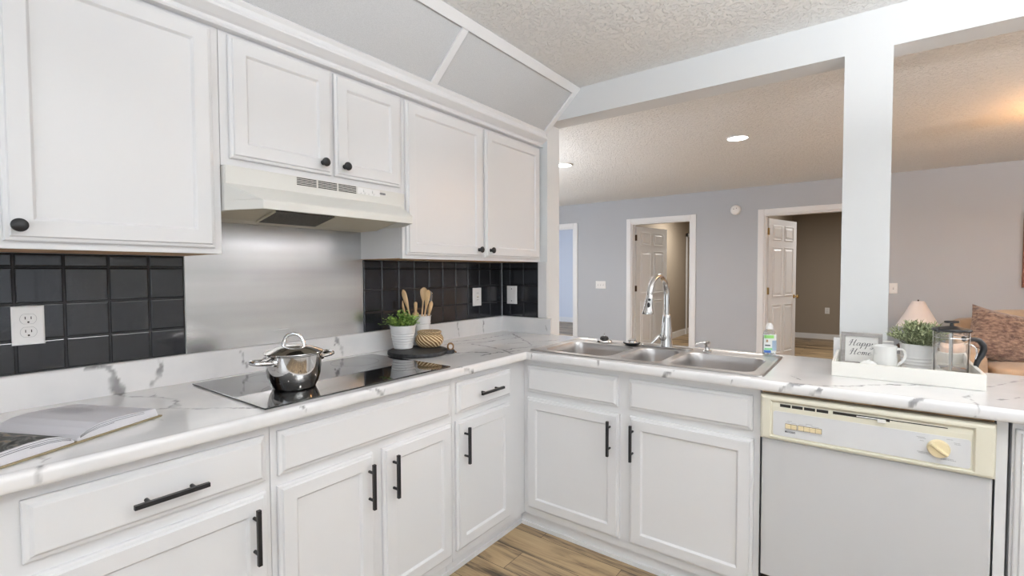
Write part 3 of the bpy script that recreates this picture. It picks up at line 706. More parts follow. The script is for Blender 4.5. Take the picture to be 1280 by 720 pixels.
# ------------------------------------------------------------------ open cookbook
def book():
    c = Vector((.522, -2.262, .9148)); root = thing('open_book', 'open cookbook with a dark photo page lying on the counter', 'book', c)
    e = Vector((-.90, -.44, 0)).normalized(); wd = Vector((-.44, .90, 0)).normalized(); up_ = Vector((0, 0, 1)); Ls = .265
    def sec(pts, s): return [wd*a+up_*b+e*s for a, b in pts]
    rt_prof = [(.002, .007), (.010, .016), (.028, .026), (.055, .0325), (.09, .034), (.13, .032), (.17, .0285), (.203, .025)]
    bot = [(.211, .0045), (.05, .0045), (.004, .0045)]
    def block(mir, name):
        f = -1 if mir else 1
        bm = BM(); loft(bm, [sec([(f*a, b) for a, b in rt_prof+bot], s) for s in (0, Ls)]); return obj(name, bm, M_paper, root, local=True)
    rb = block(False, 'right_page_block'); lb = block(True, 'left_page_block')
    bm = BM()     # lines between page bundles on the fore end
    for f in (1, -1):
        for k, (h, m_) in enumerate(((.72, 0), (.88, 0), (.60, 0))):
            pts = [wd*(f*a)+up_*(.0045+(b-.0045)*h)-e*.0004 for a, b in rt_prof[1:7 if k != 2 else 5]]
            tube(bm, pts, .00045, 6)
    obj('page_edges', bm, mat('page_shadow_line', (.05, .05, .07), .7), root, local=True)
    bm = BM()
    for f in (1, -1):
        loft(bm, [[wd*(f*a)+up_*b+e*s for a, b in ((.003, .0005), (.218, .0005), (.218, .0040), (.003, .0040))] for s in (-.005, Ls+.005)])
    loft(bm, [[wd*a+up_*b+e*s for a, b in ((-.003, .0005), (.003, .0005), (.003, .0045), (-.003, .0045))] for s in (-.005, Ls+.005)])
    obj('cover', bm, mat('cover_board', (.30, .24, .14), .6), root, local=True)
    # printed photo on the left page, following its curve
    bm = BM(); P_ = rt_prof[1:]
    rows = [[bm.verts.new(wd*-a+up_*(b+.0006)+e*s) for a, b in P_] for s in (.004, Ls-.004)]
    for i in range(len(P_)-1): bm.faces.new((rows[0][i], rows[0][i+1], rows[1][i+1], rows[1][i]))
    obj('photo_page', bm, M_bookphoto, root, local=True)['label'] = 'dark full-page photograph'
    # turned sheet on the right page and small print
    bm = BM(); P2 = [(a, b+.0008) for a, b in rt_prof]
    rows = [[bm.verts.new(wd*a+up_*b+e*s) for a, b in P2] for s in (0, Ls)]
    for i in range(len(P2)-1): bm.faces.new((rows[0][i], rows[0][i+1], rows[1][i+1], rows[1][i]))
    obj('text_page', bm, mat('page_top', (.66, .65, .69), .45), root, local=True)
    bm = BM()
    for k in range(13):
        s = .13+k*.0078
        for a0, a1 in ((.100, .165),):
            L_ = a1-rnd.random()*.015
            q = [(a0, .0350), (L_, .0305)]
            vs = [bm.verts.new(wd*a+up_*(b+.0004)+e*(s+t)) for t in (0, .0016) for a, b in q]
            bm.faces.new((vs[0], vs[1], vs[3], vs[2]))
    obj('print_lines', bm, mat('page_print', (.42, .41, .46), .6), root, local=True)
book()

# ------------------------------------------------------------------ round board, herb pot, utensil crock, basket
def round_board():
    c = (.235, -.945, .9150); root = thing('serving_board', 'round black serving board with a twine loop in the corner', 'board', c)
    bm = BM(); lathe(bm, [(.142, 0), (.146, .003), (.146, .016), (.143, .019), (0, .019)], (0, 0, 0), 64)
    a = R(35); u = Vector((math.cos(a), math.sin(a), 0)); v = Vector((-u.y, u.x, 0))
    loft(bm, [[u*r_+v*t+Vector((0, 0, z)) for r_, t in ((.138, -.022), (.172, -.015), (.180, 0), (.172, .015), (.138, .022))] for z in (.001, .0185)])
    obj('board', bm, M_slate, root, local=True, bevel=.0012)
    bm = BM(); tube(bm, [u*.160+Vector((0, 0, .018))+u*(.014*math.cos(t))+Vector((0, 0, .016+.016*math.sin(t))) for t in [2*PI*k/20 for k in range(21)]], .004, 8)
    tube(bm, [u*.170+v*.004+Vector((0, 0, .022)), u*.182+v*.010+Vector((0, 0, .006)), u*.186+v*.014+Vector((0, 0, .004))], .0035, 8)
    obj('twine', bm, M_basket, root, True, local=True)
round_board()
ZB = .9345
def ribbed(rb_, rt, h, ribs, wall=.003, lip=.002):
    pr = [(rb_-.002, 0), (rb_, .002)]; n = 60
    for k in range(1, n+1):
        z = h*k/n; r_ = rb_+(rt-rb_)*z/h
        if any(a < z < b for a, b in ribs): r_ += .0012*math.sin(z/.0125*2*PI)
        pr.append((r_, z))
    pr += [(rt+lip, h), (rt+lip, h+.003), (rt-wall, h+.003), (rt-wall-.001, h-.012), (rb_-wall, .01), (0, .01)]
    return pr
def leaf(bm, p, d, L, W, curl=.2):
    d = d.normalized(); s = d.cross(Vector((0, 0, 1)));
    if s.length < .01: s = Vector((1, 0, 0))
    s.normalize(); n = s.cross(d)
    a = p; b = p+d*L*.5+n*L*curl*.3; c = p+d*L
    v = [bm.verts.new(q) for q in (a, b+s*W, c, b-s*W)]
    v2 = bm.verts.new(b+n*W*-.35)
    for f in ((0, 1, 4), (1, 2, 4), (2, 3, 4), (3, 0, 4)): bm.faces.new([([*v, v2])[i] for i in f])
def herb():
    c = (.139, -.957, ZB); root = thing('potted_herb', 'small leafy green herb in a ribbed white pot on the black board', 'plant', c)
    bm = BM(); lathe(bm, ribbed(.047, .064, .112, [(.018, .080)]), (0, 0, 0), 48); obj('pot', bm, M_white_met, root, True, local=True)
    bm = BM(); lathe(bm, [(0, .100), (.058, .100)], (0, 0, 0), 32, cap0=False, cap1=False); obj('soil', bm, M_soil, root, local=True)
    bm = BM(); st = BM()
    for k in range(75):
        a = rnd.random()*2*PI; rr = .050*math.sqrt(rnd.random()); p0 = Vector((rr*math.cos(a), rr*math.sin(a), .103))
        sp = 1.0+rnd.random()*.6; top = Vector((p0.x*sp*1.25, p0.y*sp*1.25, .130+rnd.random()*.072*(1-rr/.085)))
        mid = (p0+top)/2+Vector((0, 0, .01)); tube(st, [p0, mid, top], .0008, 4)
        for j in range(6):
            t = .3+.7*j/5; q = p0.lerp(top, t); an = rnd.random()*2*PI
            leaf(bm, q, Vector((math.cos(an), math.sin(an), .3+rnd.random()*.6)), .014+rnd.random()*.008, .0062+rnd.random()*.003)
    for sx, sy, sz in ((-.10, -.045, .125), (-.085, -.05, .14), (-.095, -.07, .115), (.062, .055, .12)):   # straggling stems
        tube(st, [(-.03 if sx < 0 else .03, -.02 if sx < 0 else .02, .105), (sx*.7, sy*.7, sz+.008), (sx, sy, sz)], .0009, 4)
        for j in range(9):
            t = .4+.6*j/8; an = rnd.random()*2*PI; leaf(bm, Vector((sx*t, sy*t, .105+(sz-.105)*t+.004)), Vector((math.cos(an), math.sin(an), .4)), .012, .005)
    obj('foliage', bm, M_leaf, root, local=True, recalc=False); obj('stems', st, M_leaf, root, local=True)
herb()
def crock():
    c = (.088, -.795, .9152); root = thing('utensil_crock', 'white ribbed crock holding wooden spoons behind the basket', 'crock', c)
    bm = BM(); lathe(bm, ribbed(.048, .056, .164, [(.02, .07), (.115, .135)], lip=.0025), (0, 0, 0), 48); obj('body', bm, M_white_met, root, True, local=True)
    g = 'wooden utensils in the white crock'; C0 = Vector(c)
    lat = Vector((.801, .599, 0)); dep = Vector((-.599, .801, 0))
    def spoon(lb, tl, td, tz, hw, hl, bl, bd, name='wooden_spoon', cat='utensil', thick=.0035, bowl=True, hr=.0042):
        base_ = C0+lat*bl+dep*bd+Vector((0, 0, .014)); tip = C0+lat*tl+dep*td+Vector((0, 0, tz))
        ax = (tip-base_).normalized(); s = ax.cross(dep).normalized(); s = -s if s.dot(lat) < 0 else s; n = ax.cross(s)
        L = (tip-base_).length; bm = BM(); rings = []
        for k in range(25):
            t = k/24; d = t*L
            if d < L-hl: wv, th = hr, hr
            else:
                q = (d-(L-hl))/hl; wv = hr+(hw-hr)*math.sin(min(1, q*1.35)*PI/2) if q < .74 else hw*math.sqrt(max(0.02, 1-((q-.74)/.27)**2)); th = thick
            rings.append([base_+ax*d+s*(wv*math.cos(a))+n*(th*math.sin(a)) for a in [2*PI*i/12 for i in range(12)]])
        loft(bm, rings)
        r_ = thing(name, lb, cat, base_, g)
        obj('blade', bm, M_spoon, r_, True)
    spoon('thin wooden spatula leaning furthest toward the steel panel in the crock', -.114, .01, .284, .0085, .11, -.036, .005, 'wooden_spatula')
    spoon('broad flat wooden spatula second from the steel panel in the crock', -.088, -.012, .306, .013, .11, -.012, -.012, 'wooden_spatula')
    spoon('wooden spoon with a round bowl standing tallest in the crock', .020, .012, .317, .020, .075, -.008, .02)
    spoon('long wooden spoon leaning over the right rim of the crock', .048, -.014, .304, .014, .095, .002, -.010)
    spoon('short wooden spoon leaning lowest against the right rim of the crock', .060, .008, .243, .011, .075, .012, .012)
    r_ = thing('honey_dipper', 'stubby turned wooden handle standing at the front of the crock', 'utensil', C0+lat*-.018+dep*-.03+Vector((0, 0, .014)), g)
    bm = BM(); lathe(bm, [(.008, 0), (.010, .08), (.0155, .140), (.017, .163), (.0165, .168), (.010, .173), (.007, .180), (.0085, .198), (.0095, .216), (.007, .226), (0, .229)], (0, 0, 0), 20)
    obj('blade', bm, M_spoon, r_, True, local=True)
    r_ = thing('wire_whisk', 'thin wire whisk sticking up behind the wooden spoons', 'utensil', C0+lat*.02+dep*.03+Vector((0, 0, .014)), g)
    bm = BM(); t0 = Vector((0, 0, .02)); top = lat*.030+dep*-.002+Vector((0, 0, .290)); ax = (top-t0).normalized()
    tube(bm, [t0, t0.lerp(top, .55)], .004, 8)
    for k in range(4):
        a = PI*k/4; s = (lat*math.cos(a)+dep*math.sin(a)); pts = []
        for j in range(17):
            q = j/16; th = PI*q; pts.append(t0.lerp(top, .55)+ax*(.115*math.sin(th)**.7)+s*(.022*math.cos(th)*math.sin(th)**.35 if 0 < q < 1 else 0))
        tube(bm, pts, .0007, 6)
    obj('wires', bm, M_chrome, r_, True, local=True)
crock()
def basket():
    c = (.209, -.845, ZB); root = thing('lidded_basket', 'small round woven seagrass basket with a lid on the black board', 'basket', c)
    def uvlathe(name, pr, seg=64, rep=9):
        bm = BM(); rings = lathe(bm, pr, (0, 0, 0), seg); uv = bm.loops.layers.uv.new('UVMap')
        bm.verts.ensure_lookup_table(); bm.verts.index_update(); n = len(pr)
        for f in bm.faces:
            ids = [v.index for v in f.verts]; cols = [i % seg for i in ids]; wrap = max(cols)-min(cols) > seg/2
            for lp in f.loops:
                i = lp.vert.index; cc = i % seg; cc = cc+seg if wrap and cc < seg/2 else cc
                lp[uv].uv = (cc/seg*rep/3, (i//seg)/n*1.2)
        return obj(name, bm, M_basket, root, True, local=True)
    uvlathe('body', [(.048, 0), (.056, .004), (.066, .015), (.0715, .030), (.0715, .042), (.066, .054), (.060, .062), (.056, .066), (.054, .066), (.054, .05), (0, .05)])
    uvlathe('lid', [(.056, .0665), (.060, .068), (.062, .073), (.060, .079), (.055, .081), (.050, .079), (.025, .078), (0, .078)])
basket()

# ------------------------------------------------------------------ outlets, switches, wall fittings
def outlet(fr, u, v, label, w_=.070, h=.114, kind='duplex', name='wall_outlet', cat='outlet', lift=.0072):
    root = thing(name, label, cat, fr(u, v, 0))
    bm = BM(); loft(bm, [ringrect(fr, u-w_/2, u+w_/2, v-h/2, v+h/2, i, d) for i, d in ((0, lift), (0, lift+.003), (.003, lift+.0055), (.004, lift+.006))])
    obj('cover_plate', bm, M_outlet, root); d0 = lift+.006
    def disc(uu, vv, rx, ry, a, b, m, nm, seg=20, flat=0):
        bm = BM(); loft(bm, [[fr(uu+rx*max(-1, min(1, math.cos(t))), vv+max(-ry+flat, min(ry-flat, ry*math.sin(t))), d) for t in [2*PI*k/seg for k in range(seg)]] for d in (a, b)]); return obj(nm, bm, m, root)
    if kind == 'duplex':
        for s in (-1, 1):
            vv = v+s*.0195; q = disc(u, vv, .0172, .0172, d0, d0+.0012, M_outlet, 'socket', 32, .003)
            bm = BM()
            fbox(bm, fr, u-.0075, u-.0055, vv-.001, vv+.007, d0+.0012, d0+.0016); fbox(bm, fr, u+.0050, u+.0070, vv-.001, vv+.007, d0+.0012, d0+.0016)
            loft(bm, [[fr(u+.0026*math.cos(t), vv-.0095+.0026*math.sin(t), d) for t in [2*PI*k/12 for k in range(12)]] for d in (d0+.0012, d0+.0016)])
            obj('slots', bm, M_outd, q)
            bm = BM(); tube(bm, [fr(u+.0178*math.cos(t), vv+max(-.0146, min(.0146, .0178*math.sin(t))), d0+.0002) for t in [2*PI*k/32 for k in range(33)]], .0004, 6, caps=False); obj('socket_seam', bm, M_inkl, q)
    elif kind == 'blank':
        for s in (-1, 1): disc(u, v+s*.040, .0032, .0032, d0, d0+.0015, M_outd, 'screw', 12)
    elif kind == 'gfci':
        bm = BM(); fbox(bm, fr, u-.0165, u+.0165, v-.034, v+.034, d0, d0+.0015); q = obj('socket', bm, M_outlet, root)
        bm = BM()
        for s in (-1, 1):
            fbox(bm, fr, u-.0075, u-.0055, v+s*.021-.001, v+s*.021+.006, d0+.0015, d0+.002); fbox(bm, fr, u+.005, u+.007, v+s*.021-.001, v+s*.021+.006, d0+.0015, d0+.002)
        fbox(bm, fr, u-.008, u+.008, v-.004, v-.0015, d0+.0015, d0+.003); obj('slots', bm, M_outd, q)
        bm = BM(); fbox(bm, fr, u-.007, u+.007, v+.0015, v+.005, d0+.0015, d0+.003); obj('button', bm, M_btn, q)
    elif kind.startswith('switch'):
        n = int(kind[-1])
        for k in range(n):
            uu = u+(k-(n-1)/2)*.046; bm = BM(); fbox(bm, fr, uu-.005, uu+.005, v-.012, v+.012, d0, d0+.0012); q = obj('switch_slot', bm, M_inkl, root)
            bm = BM(); fbox(bm, fr, uu-.0035, uu+.0035, v-.001, v+.009, d0+.0012, d0+.009); obj('toggle', bm, M_outlet, q)
    return root
outlet(FX(0), -2.264, 1.160, 'white double outlet in the black tiles above the open book')
outlet(FX(0), -.243, 1.156, 'white safety outlet on the black tiles right of the utensil crock', .080, kind='gfci')
outlet(FY(.0245), .093, 1.160, 'plain white blank plate on the short tiled end wall', .082, .120, 'blank', 'blank_plate', 'wall plate')
outlet(FY(4.385), -1.410, 1.104, 'three-toggle switch plate on the grey wall between two doorways', .175, .120, 'switch3', 'light_switch', 'switch', .0005)
outlet(FY(4.385), 2.2275, 1.110, 'single switch plate on the grey wall beside the square post', .075, .118, 'switch1', 'light_switch', 'switch', .0005)
outlet(FY(8.35), 1.380, .548, 'small outlet low on the brown wall of the far bedroom', .075, .118, 'duplex', 'wall_outlet', 'outlet', .0005)
root = thing('smoke_detector', 'round white smoke detector high on the grey wall between doorways', 'smoke detector', (.565, 4.385, 2.128))
bm = BM(); lathe(bm, [(.066, .0005), (.066, .012), (.060, .026), (.045, .033), (0, .034)], (.565, 4.385, 2.128), 40, 'y'); sd_ = obj('housing', bm, M_outlet, root, True)
for a_, b_ in ((-.02, .012), (.015, .02)):
    bm = BM(); lathe(bm, [(.005, .030), (.005, .0355)], (.565+a_, 4.385, 2.128+b_), 12, 'y'); obj('sensor', bm, M_outd, root)
M_lampglow = mat('lit_lens', (1, 1, 1), .5, emit=(1, .97, .92, 14))
def downlight(x, y, label, rr=.075):
    root = thing('recessed_light', label, 'ceiling light', (x, y, Zc), 'recessed ceiling lights')
    bm = BM(); lathe(bm, [(rr, -.0005), (rr+.012, -.0005), (rr+.013, -.006), (rr+.003, -.012), (rr, -.008)], (0, 0, 0), 40, cap0=False, cap1=False); obj('trim_ring', bm, M_outlet, root, True, local=True)
    bm = BM(); lathe(bm, [(rr, -.0008), (rr, -.007), (0, -.008)], (0, 0, 0), 40); obj('lens', bm, M_lampglow, root, local=True)
    return root
d0 = downlight(*LL[0], 'lit recessed ceiling light nearest the square post')
copytree(d0, (LL[1][0], LL[1][1], Zc), 'lit recessed ceiling light half hidden beside the short end wall')
for k, (x, y) in enumerate(LL[2:]): copytree(d0, (x, y, Zc), 'added recessed ceiling light over the living room left part, out of view', )
for k, (x, y) in enumerate(KL): copytree(d0, (x, y, Zc), 'added recessed ceiling light over the kitchen floor, out of view')

# warm ceiling lamp of the living room
def flush_lamp():
    c = (3.25, 2.1, Zc); root = thing('ceiling_lamp', 'warm glass bowl ceiling lamp over the sofa end of the living room', 'ceiling lamp', c)
    bm = BM(); lathe(bm, [(.10, -.001), (.11, -.02), (.05, -.03), (.02, -.05), (.02, -.10), (0, -.10)], (0, 0, 0), 32); obj('canopy', bm, M_bronze, root, True, local=True)
    bm = BM(); lathe(bm, [(.17, -.10), (.165, -.13), (.13, -.17), (.07, -.195), (0, -.20)], (0, 0, 0), 32, cap0=False)
    obj('glass_bowl', bm, mat('warm_glass', (1, .7, .4), .5, emit=(1, .50, .16, 40)), root, True, local=True)
    l = bpy.data.lights.new('lamp_light', 'POINT'); l.energy = 12; l.color = (1, .66, .40); l.shadow_soft_size = .12
    o = bpy.data.objects.new('lamp_light', l); COL.objects.link(o); o.location = (3.25, 2.1, 2.17)
flush_lamp()

def add_uplighter(x, y, label, power, col):  # unseen uplighters added to brighten the ceilings
    root = thing('added_uplighter', label, 'floor lamp', (x, y, 0))
    bm = BM(); lathe(bm, [(.14, .0005), (.14, .02), (.02, .03), (0, .03)], (0, 0, 0), 32); obj('base', bm, M_bronze, root, True, local=True)
    bm = BM(); tube(bm, [(0, 0, .03), (0, 0, 1.72)], .012, 12); obj('pole', bm, M_bronze, root, True, local=True)
    bm = BM(); lathe(bm, [(.02, 1.70), (.10, 1.73), (.17, 1.80), (.165, 1.80), (.095, 1.737), (0, 1.715)], (0, 0, 0), 40); obj('shade_bowl', bm, M_outlet, root, True, local=True)
    area('added_uplight', (x, y, 1.79), (.22, .22), power, col, (PI, 0, 0), 'DISK')
add_uplighter(-1.5, .75, 'added white bowl uplighter floor lamp behind the short wall, out of view', 76, (.95, .97, 1))
add_uplighter(5.4, .9, 'added white bowl uplighter floor lamp past the sofa, out of view', 150, (1, .98, .97))
add_uplighter(3.05, -1.80, 'added white bowl uplighter floor lamp in the kitchen past the dishwasher, out of view', 138, (.93, .965, 1))

# ------------------------------------------------------------------ sink
def rrect(x0, x1, y0, y1, r, z, n=6):
    out = []
    for cx, cy, a0 in ((x1-r, y1-r, 0), (x0+r, y1-r, PI/2), (x0+r, y0+r, PI), (x1-r, y0+r, 1.5*PI)):
        for k in range(n+1): a = a0+PI/2*k/n; out.append((cx+r*math.cos(a), cy+r*math.sin(a), z))
    return out
def sink():
    root = thing('kitchen_sink', 'stainless steel triple-bowl sink set in the peninsula counter', 'sink', (1.16, -.3, .914))
    X0, X1, Y0, Y1 = .622, 1.692, -.553, -.028
    B = [(.672, 1.030, -.497, -.150, .055, .175), (1.078, 1.268, -.497, -.150, .055, .140), (1.312, 1.642, -.497, -.150, .055, .175)]
    bm = BM(); rings = [rrect(X0, X1, Y0, Y1, .022, .9152), rrect(X0+.001, X1-.001, Y0+.001, Y1-.001, .022, .9185), rrect(X0+.006, X1-.006, Y0+.006, Y1-.006, .02, .9205), rrect(X0+.014, X1-.014, Y0+.014, Y1-.014, .018, .9190), rrect(X0+.019, X1-.019, Y0+.019, Y1-.019, .016, .9170)]
    RR = loft(bm, rings, False, False)
    loops = [RR[-1]]
    hol = []
    for b in B:
        vs = [bm.verts.new(p) for p in rrect(b[0]-.006, b[1]+.006, b[2]-.006, b[3]+.006, b[4]+.006, .9170)]
        hol.append(vs)
        for i in range(len(vs)): bm.edges.new((vs[i], vs[(i+1) % len(vs)]))
    es = [e for e in bm.edges if all(v in set(RR[-1]) for v in e.verts)]+[e for vs in hol for e in bm.edges if all(v in set(vs) for v in e.verts)]
    bmesh.ops.triangle_fill(bm, use_beauty=True, use_dissolve=False, edges=es, normal=(0, 0, 1))
    obj('rim', bm, M_sink, root, False)
    for b in B:
        x0, x1, y0, y1, r, dp = b; bm = BM()
        rg = [rrect(x0-.006, x1+.006, y0-.006, y1+.006, r+.006, .9170), rrect(x0-.002, x1+.002, y0-.002, y1+.002, r+.002, .9155), rrect(x0, x1, y0, y1, r, .911), rrect(x0+.002, x1-.002, y0+.002, y1-.002, r, .88), rrect(x0+.008, x1-.008, y0+.008, y1-.008, r, .917-dp+.03), rrect(x0+.014, x1-.014, y0+.014, y1-.014, r, .917-dp+.010), rrect(x0+.03, x1-.03, y0+.03, y1-.03, r*.8, .917-dp)]
        loft(bm, rg, False, True)
        q = obj('basin', bm, M_sink, root, True)
        bm = BM(); lathe(bm, [(.055, .0005), (.052, .003), (.04, .001), (0, .0012)], ((x0+x1)/2, (y0+y1)/2, .917-dp), 32); obj('drain', bm, M_chrome, q, True)
    return root
sink()
ZS = .9175
def faucet():
    c = (1.170, -.092, ZS); root = thing('kitchen_faucet', 'tall brushed steel gooseneck faucet with pull-down spray head', 'faucet', c, rot=R(-5))
    bm = BM(); loft(bm, [[(p[0], p[1], z) for p in rrect(-.135+i, .135-i, -.028+i, .028-i, .027-i, 0)] for i, z in ((0, .0005), (0, .006), (.003, .009))]); obj('base_plate', bm, M_nickel, root, True, local=True)
    bm = BM(); lathe(bm, [(.031, .009), (.029, .02), (.027, .06), (.027, .085), (.0245, .10), (.0200, .155), (.0175, .170), (.0165, .172)], (0, 0, 0), 32); obj('body', bm, M_nickel, root, True, local=True)
    bm = BM(); R_ = .098
    pts = [(0, 0, .170), (0, 0, .22), (0, 0, .27)]+[tuple(p) for p in arc((0, -R_, .272), R_, 0, R(178), 22, (0, 1, 0), (0, 0, 1))]
    tube(bm, pts, .0135, 16); obj('spout', bm, M_nickel, root, True, local=True)
    bm = BM(); tilt = Vector((-.004, -.012, 0)); top = Vector((0, -2*R_, .275))
    prof = [(.0155, -.006), (.018, .004), (.0185, .02), (.0205, .045), (.0245, .070), (.0268, .080), (.0258, .086), (.020, .087), (0, .085)]
    loft(bm, [[top+tilt*(h/.08)+Vector((r_*math.cos(a), r_*math.sin(a), -h)) for a in [2*PI*k/28 for k in range(28)]] for r_, h in [(max(1e-5, a), b) for a, b in prof]])
    sh = obj('spray_head', bm, M_nickel, root, True, local=True)
    bm = BM()
    dv = Vector((.42, -.90, 0)).normalized(); sd = Vector((dv.y, -dv.x, 0))
    for hh, rz in ((.016, .006), (.042, .013)):
        c0 = top+tilt*(hh/.08)+Vector((0, 0, -hh))+dv*.0165
        loft(bm, [[c0+dv*d+sd*(.007*math.cos(a))+Vector((0, 0, rz*math.sin(a))) for a in [2*PI*k/16 for k in range(16)]] for d in (0, .0050+hh*.03)])
    obj('buttons', bm, M_black, sh, True, local=True)
    bm = BM(); hv = Vector((-.35, -.93, 0)).normalized()
    tube(bm, [hv*.018+Vector((0, 0, .055)), hv*.036+Vector((0, 0, .058))], [.019, .017], 20)
    obj('handle_hub', bm, M_nickel, root, True, local=True)
    bm = BM(); tube(bm, [hv*.030+Vector((-.004, 0, .052)), hv*.044+Vector((-.010, 0, .062)), hv*.060+Vector((-.014, 0, .045)), hv*.078+Vector((-.020, -.002, .026))], [.007, .008, .007, .005], 12)
    tube(bm, [hv*.030+Vector((.0, 0, .06)), hv*.032+Vector((.004, 0, .10)), hv*.026+Vector((.006, 0, .135))], [.009, .007, .004], 12)
    obj('lever', bm, M_nickel, root, True, local=True)
faucet()
def soap():
    c = (1.374, -.105, ZS); root = thing('soap_dispenser', 'short brushed metal soap pump on the sink rim', 'soap dispenser', c)
    bm = BM(); lathe(bm, [(.021, .0005), (.021, .004), (.015, .008), (.012, .012), (.011, .034), (.013, .037), (.013, .050), (.010, .053), (0, .054)], (0, 0, 0), 24); obj('pump', bm, M_brushed if False else M_nickel, root, True, local=True)
    bm = BM(); tube(bm, [(0, 0, .044), (-.022, -.018, .046), (-.040, -.034, .042), (-.044, -.037, .036)], [.006, .0055, .0045, .004], 12); obj('spout', bm, M_nickel, root, True, local=True)
soap()
root = thing('sink_strainer', 'upright basket strainer with a knob on the sink rim, left of the other', 'strainer', (.818, -.090, ZS), 'sink stoppers on the sink ledge')
bm = BM(); lathe(bm, [(.040, .0005), (.043, .003), (.040, .010), (.028, .014), (.024, .016)], (0, 0, 0), 32); obj('flange', bm, M_chrome, root, True, local=True)
bm = BM(); lathe(bm, [(.024, .012), (.0245, .020), (.021, .030), (.010, .034), (0, .034)], (0, 0, 0), 32); obj('stopper', bm, M_drain, root, True, local=True)
bm = BM(); lathe(bm, [(.003, .034), (.002, .048), (.0025, .052), (0, .053)], (0, 0, 0), 12); obj('pin', bm, M_chrome, root, True, local=True)
root = thing('sink_strainer', 'flat black-rimmed strainer with a shiny cup, nearest the faucet', 'strainer', (.984, -.100, ZS), 'sink stoppers on the sink ledge')
bm = BM(); lathe(bm, [(.028, .0005), (.040, .005), (.046, .011), (.045, .014), (.024, .015), (0, .015)], (0, 0, 0), 32); obj('rubber_rim', bm, M_drain, root, True, local=True)
bm = BM(); lathe(bm, [(.040, .0145), (.026, .019), (.020, .021), (.022, .030), (.019, .033), (.012, .031), (0, .027)], (0, 0, 0), 32); obj('cup', bm, M_chrome, root, True, local=True)

def soap_bottle():
    c = (1.628, .002, ZTOP+.0008); root = thing('dish_soap_bottle', 'clear dish soap bottle with a white cap and colourful label behind the sink', 'bottle', c, rot=R(36))
    def oval(a, b, z, n=28): return [(a*math.cos(2*PI*k/n), b*math.sin(2*PI*k/n), z) for k in range(n)]
    bm = BM(); loft(bm, [oval(.026, .016, 0), oval(.030, .018, .004), oval(.031, .019, .05), oval(.030, .018, .09), oval(.026, .016, .108), oval(.018, .013, .118), oval(.014, .012, .122)]); obj('bottle', bm, M_water, root, True, local=True)
    bm = BM(); loft(bm, [oval(.017, .014, .1225), oval(.0175, .0145, .137), oval(.012, .011, .142), oval(.010, .009, .150), oval(.004, .004, .151)]); obj('cap', bm, M_outlet, root, True, local=True)
    lab = None
    bm = BM(); rows = [[bm.verts.new((-.0322*math.cos(t), -.0202*math.sin(t), z)) for t in [R(20+140*k/14) for k in range(15)]] for z in (.012, .098)]
    for i in range(14): bm.faces.new((rows[0][i], rows[0][i+1], rows[1][i+1], rows[1][i]))
    lab = obj('label', bm, mat('label_paper', (.80, .82, .80), .4), root, True, local=True, recalc=False)
    def patch(t0, t1, z0, z1, m, nm):
        bm = BM(); n = 8; rows = [[bm.verts.new((-.0325*math.cos(t), -.0205*math.sin(t), z)) for t in [R(t0+(t1-t0)*k/n) for k in range(n+1)]] for z in (z0, z1)]
        for i in range(n): bm.faces.new((rows[0][i], rows[0][i+1], rows[1][i+1], rows[1][i]))
        obj(nm, bm, m, lab, True, local=True, recalc=False)
    patch(25, 110, .080, .095, mat('label_green', (.25, .55, .15), .4), 'green_band'); patch(25, 85, .012, .024, mat('label_blue', (.05, .15, .5), .4), 'blue_band')
    patch(30, 100, .026, .034, mat('label_green_two', (.2, .6, .25), .4), 'green_stripe'); patch(45, 62, .062, .074, mat('label_brown', (.35, .22, .12), .4), 'round_picture')
    patch(95, 155, .022, .070, mat('label_blue_grey', (.35, .45, .58), .4), 'side_picture'); patch(35, 80, .044, .050, M_ink, 'lettering_line')
soap_bottle()

# ------------------------------------------------------------------ tray and what stands in it
TX0, TX1, TY0, TY1 = 1.893, 2.315, -.362, -.020
root = thing('serving_tray', 'cream painted wooden tray on the counter in front of the post', 'tray', (2.10, -.2, ZTOP+.0006))
bm = BM(); z0 = ZTOP+.0006; h = .054; t = .011
box(bm, TX0, TY0, z0, TX1, TY0+t, z0+h); box(bm, TX0, TY1-t, z0, TX1, TY1, z0+h); box(bm, TX0, TY0+t, z0, TX0+t, TY1-t, z0+h); box(bm, TX1-t, TY0+t, z0, TX1, TY1-t, z0+h)
obj('side_walls', bm, M_traywood, root, bevel=.0012)
boxobj('tray_bottom', M_traywood, (TX0+t, TY0+t, z0, TX1-t, TY1-t, z0+.007), root)
ZF = z0+.0078

def strokes(paths, parent, org, sc, m, y):
    """calligraphic strokes: the pen is wide on downstrokes and thin on upstrokes"""
    bm = BM()
    for pth in paths:
        P_ = [Vector((p[0], p[1])) for p in pth]
        # Catmull-Rom
        Q = []
        for i in range(len(P_)-1):
            a, b, c_, d = P_[max(i-1, 0)], P_[i], P_[i+1], P_[min(i+2, len(P_)-1)]
            for k in range(6):
                t = k/6; Q.append(.5*((2*b)+(-a+c_)*t+(2*a-5*b+4*c_-d)*t*t+(-a+3*b-3*c_+d)*t**3))
        Q.append(P_[-1]); L = []; Rr = []
        for i, q in enumerate(Q):
            d = (Q[min(i+1, len(Q)-1)]-Q[max(i-1, 0)]); d = d.normalized() if d.length > 1e-6 else Vector((1, 0))
            wv = .030+.060*max(0, -d.y)**1.5; n = Vector((-d.y, d.x))*wv*.5
            L.append(q+n); Rr.append(q-n)
        f = [[bm.verts.new((org[0]+v.x*sc*1.22, y, org[1]+v.y*sc)) for v in (l_, r_)] for l_, r_ in zip(L, Rr)]
        for a, b in zip(f, f[1:]): bm.faces.new((a[0], a[1], b[1], b[0]))
    return obj('lettering', bm, m, parent, recalc=False)
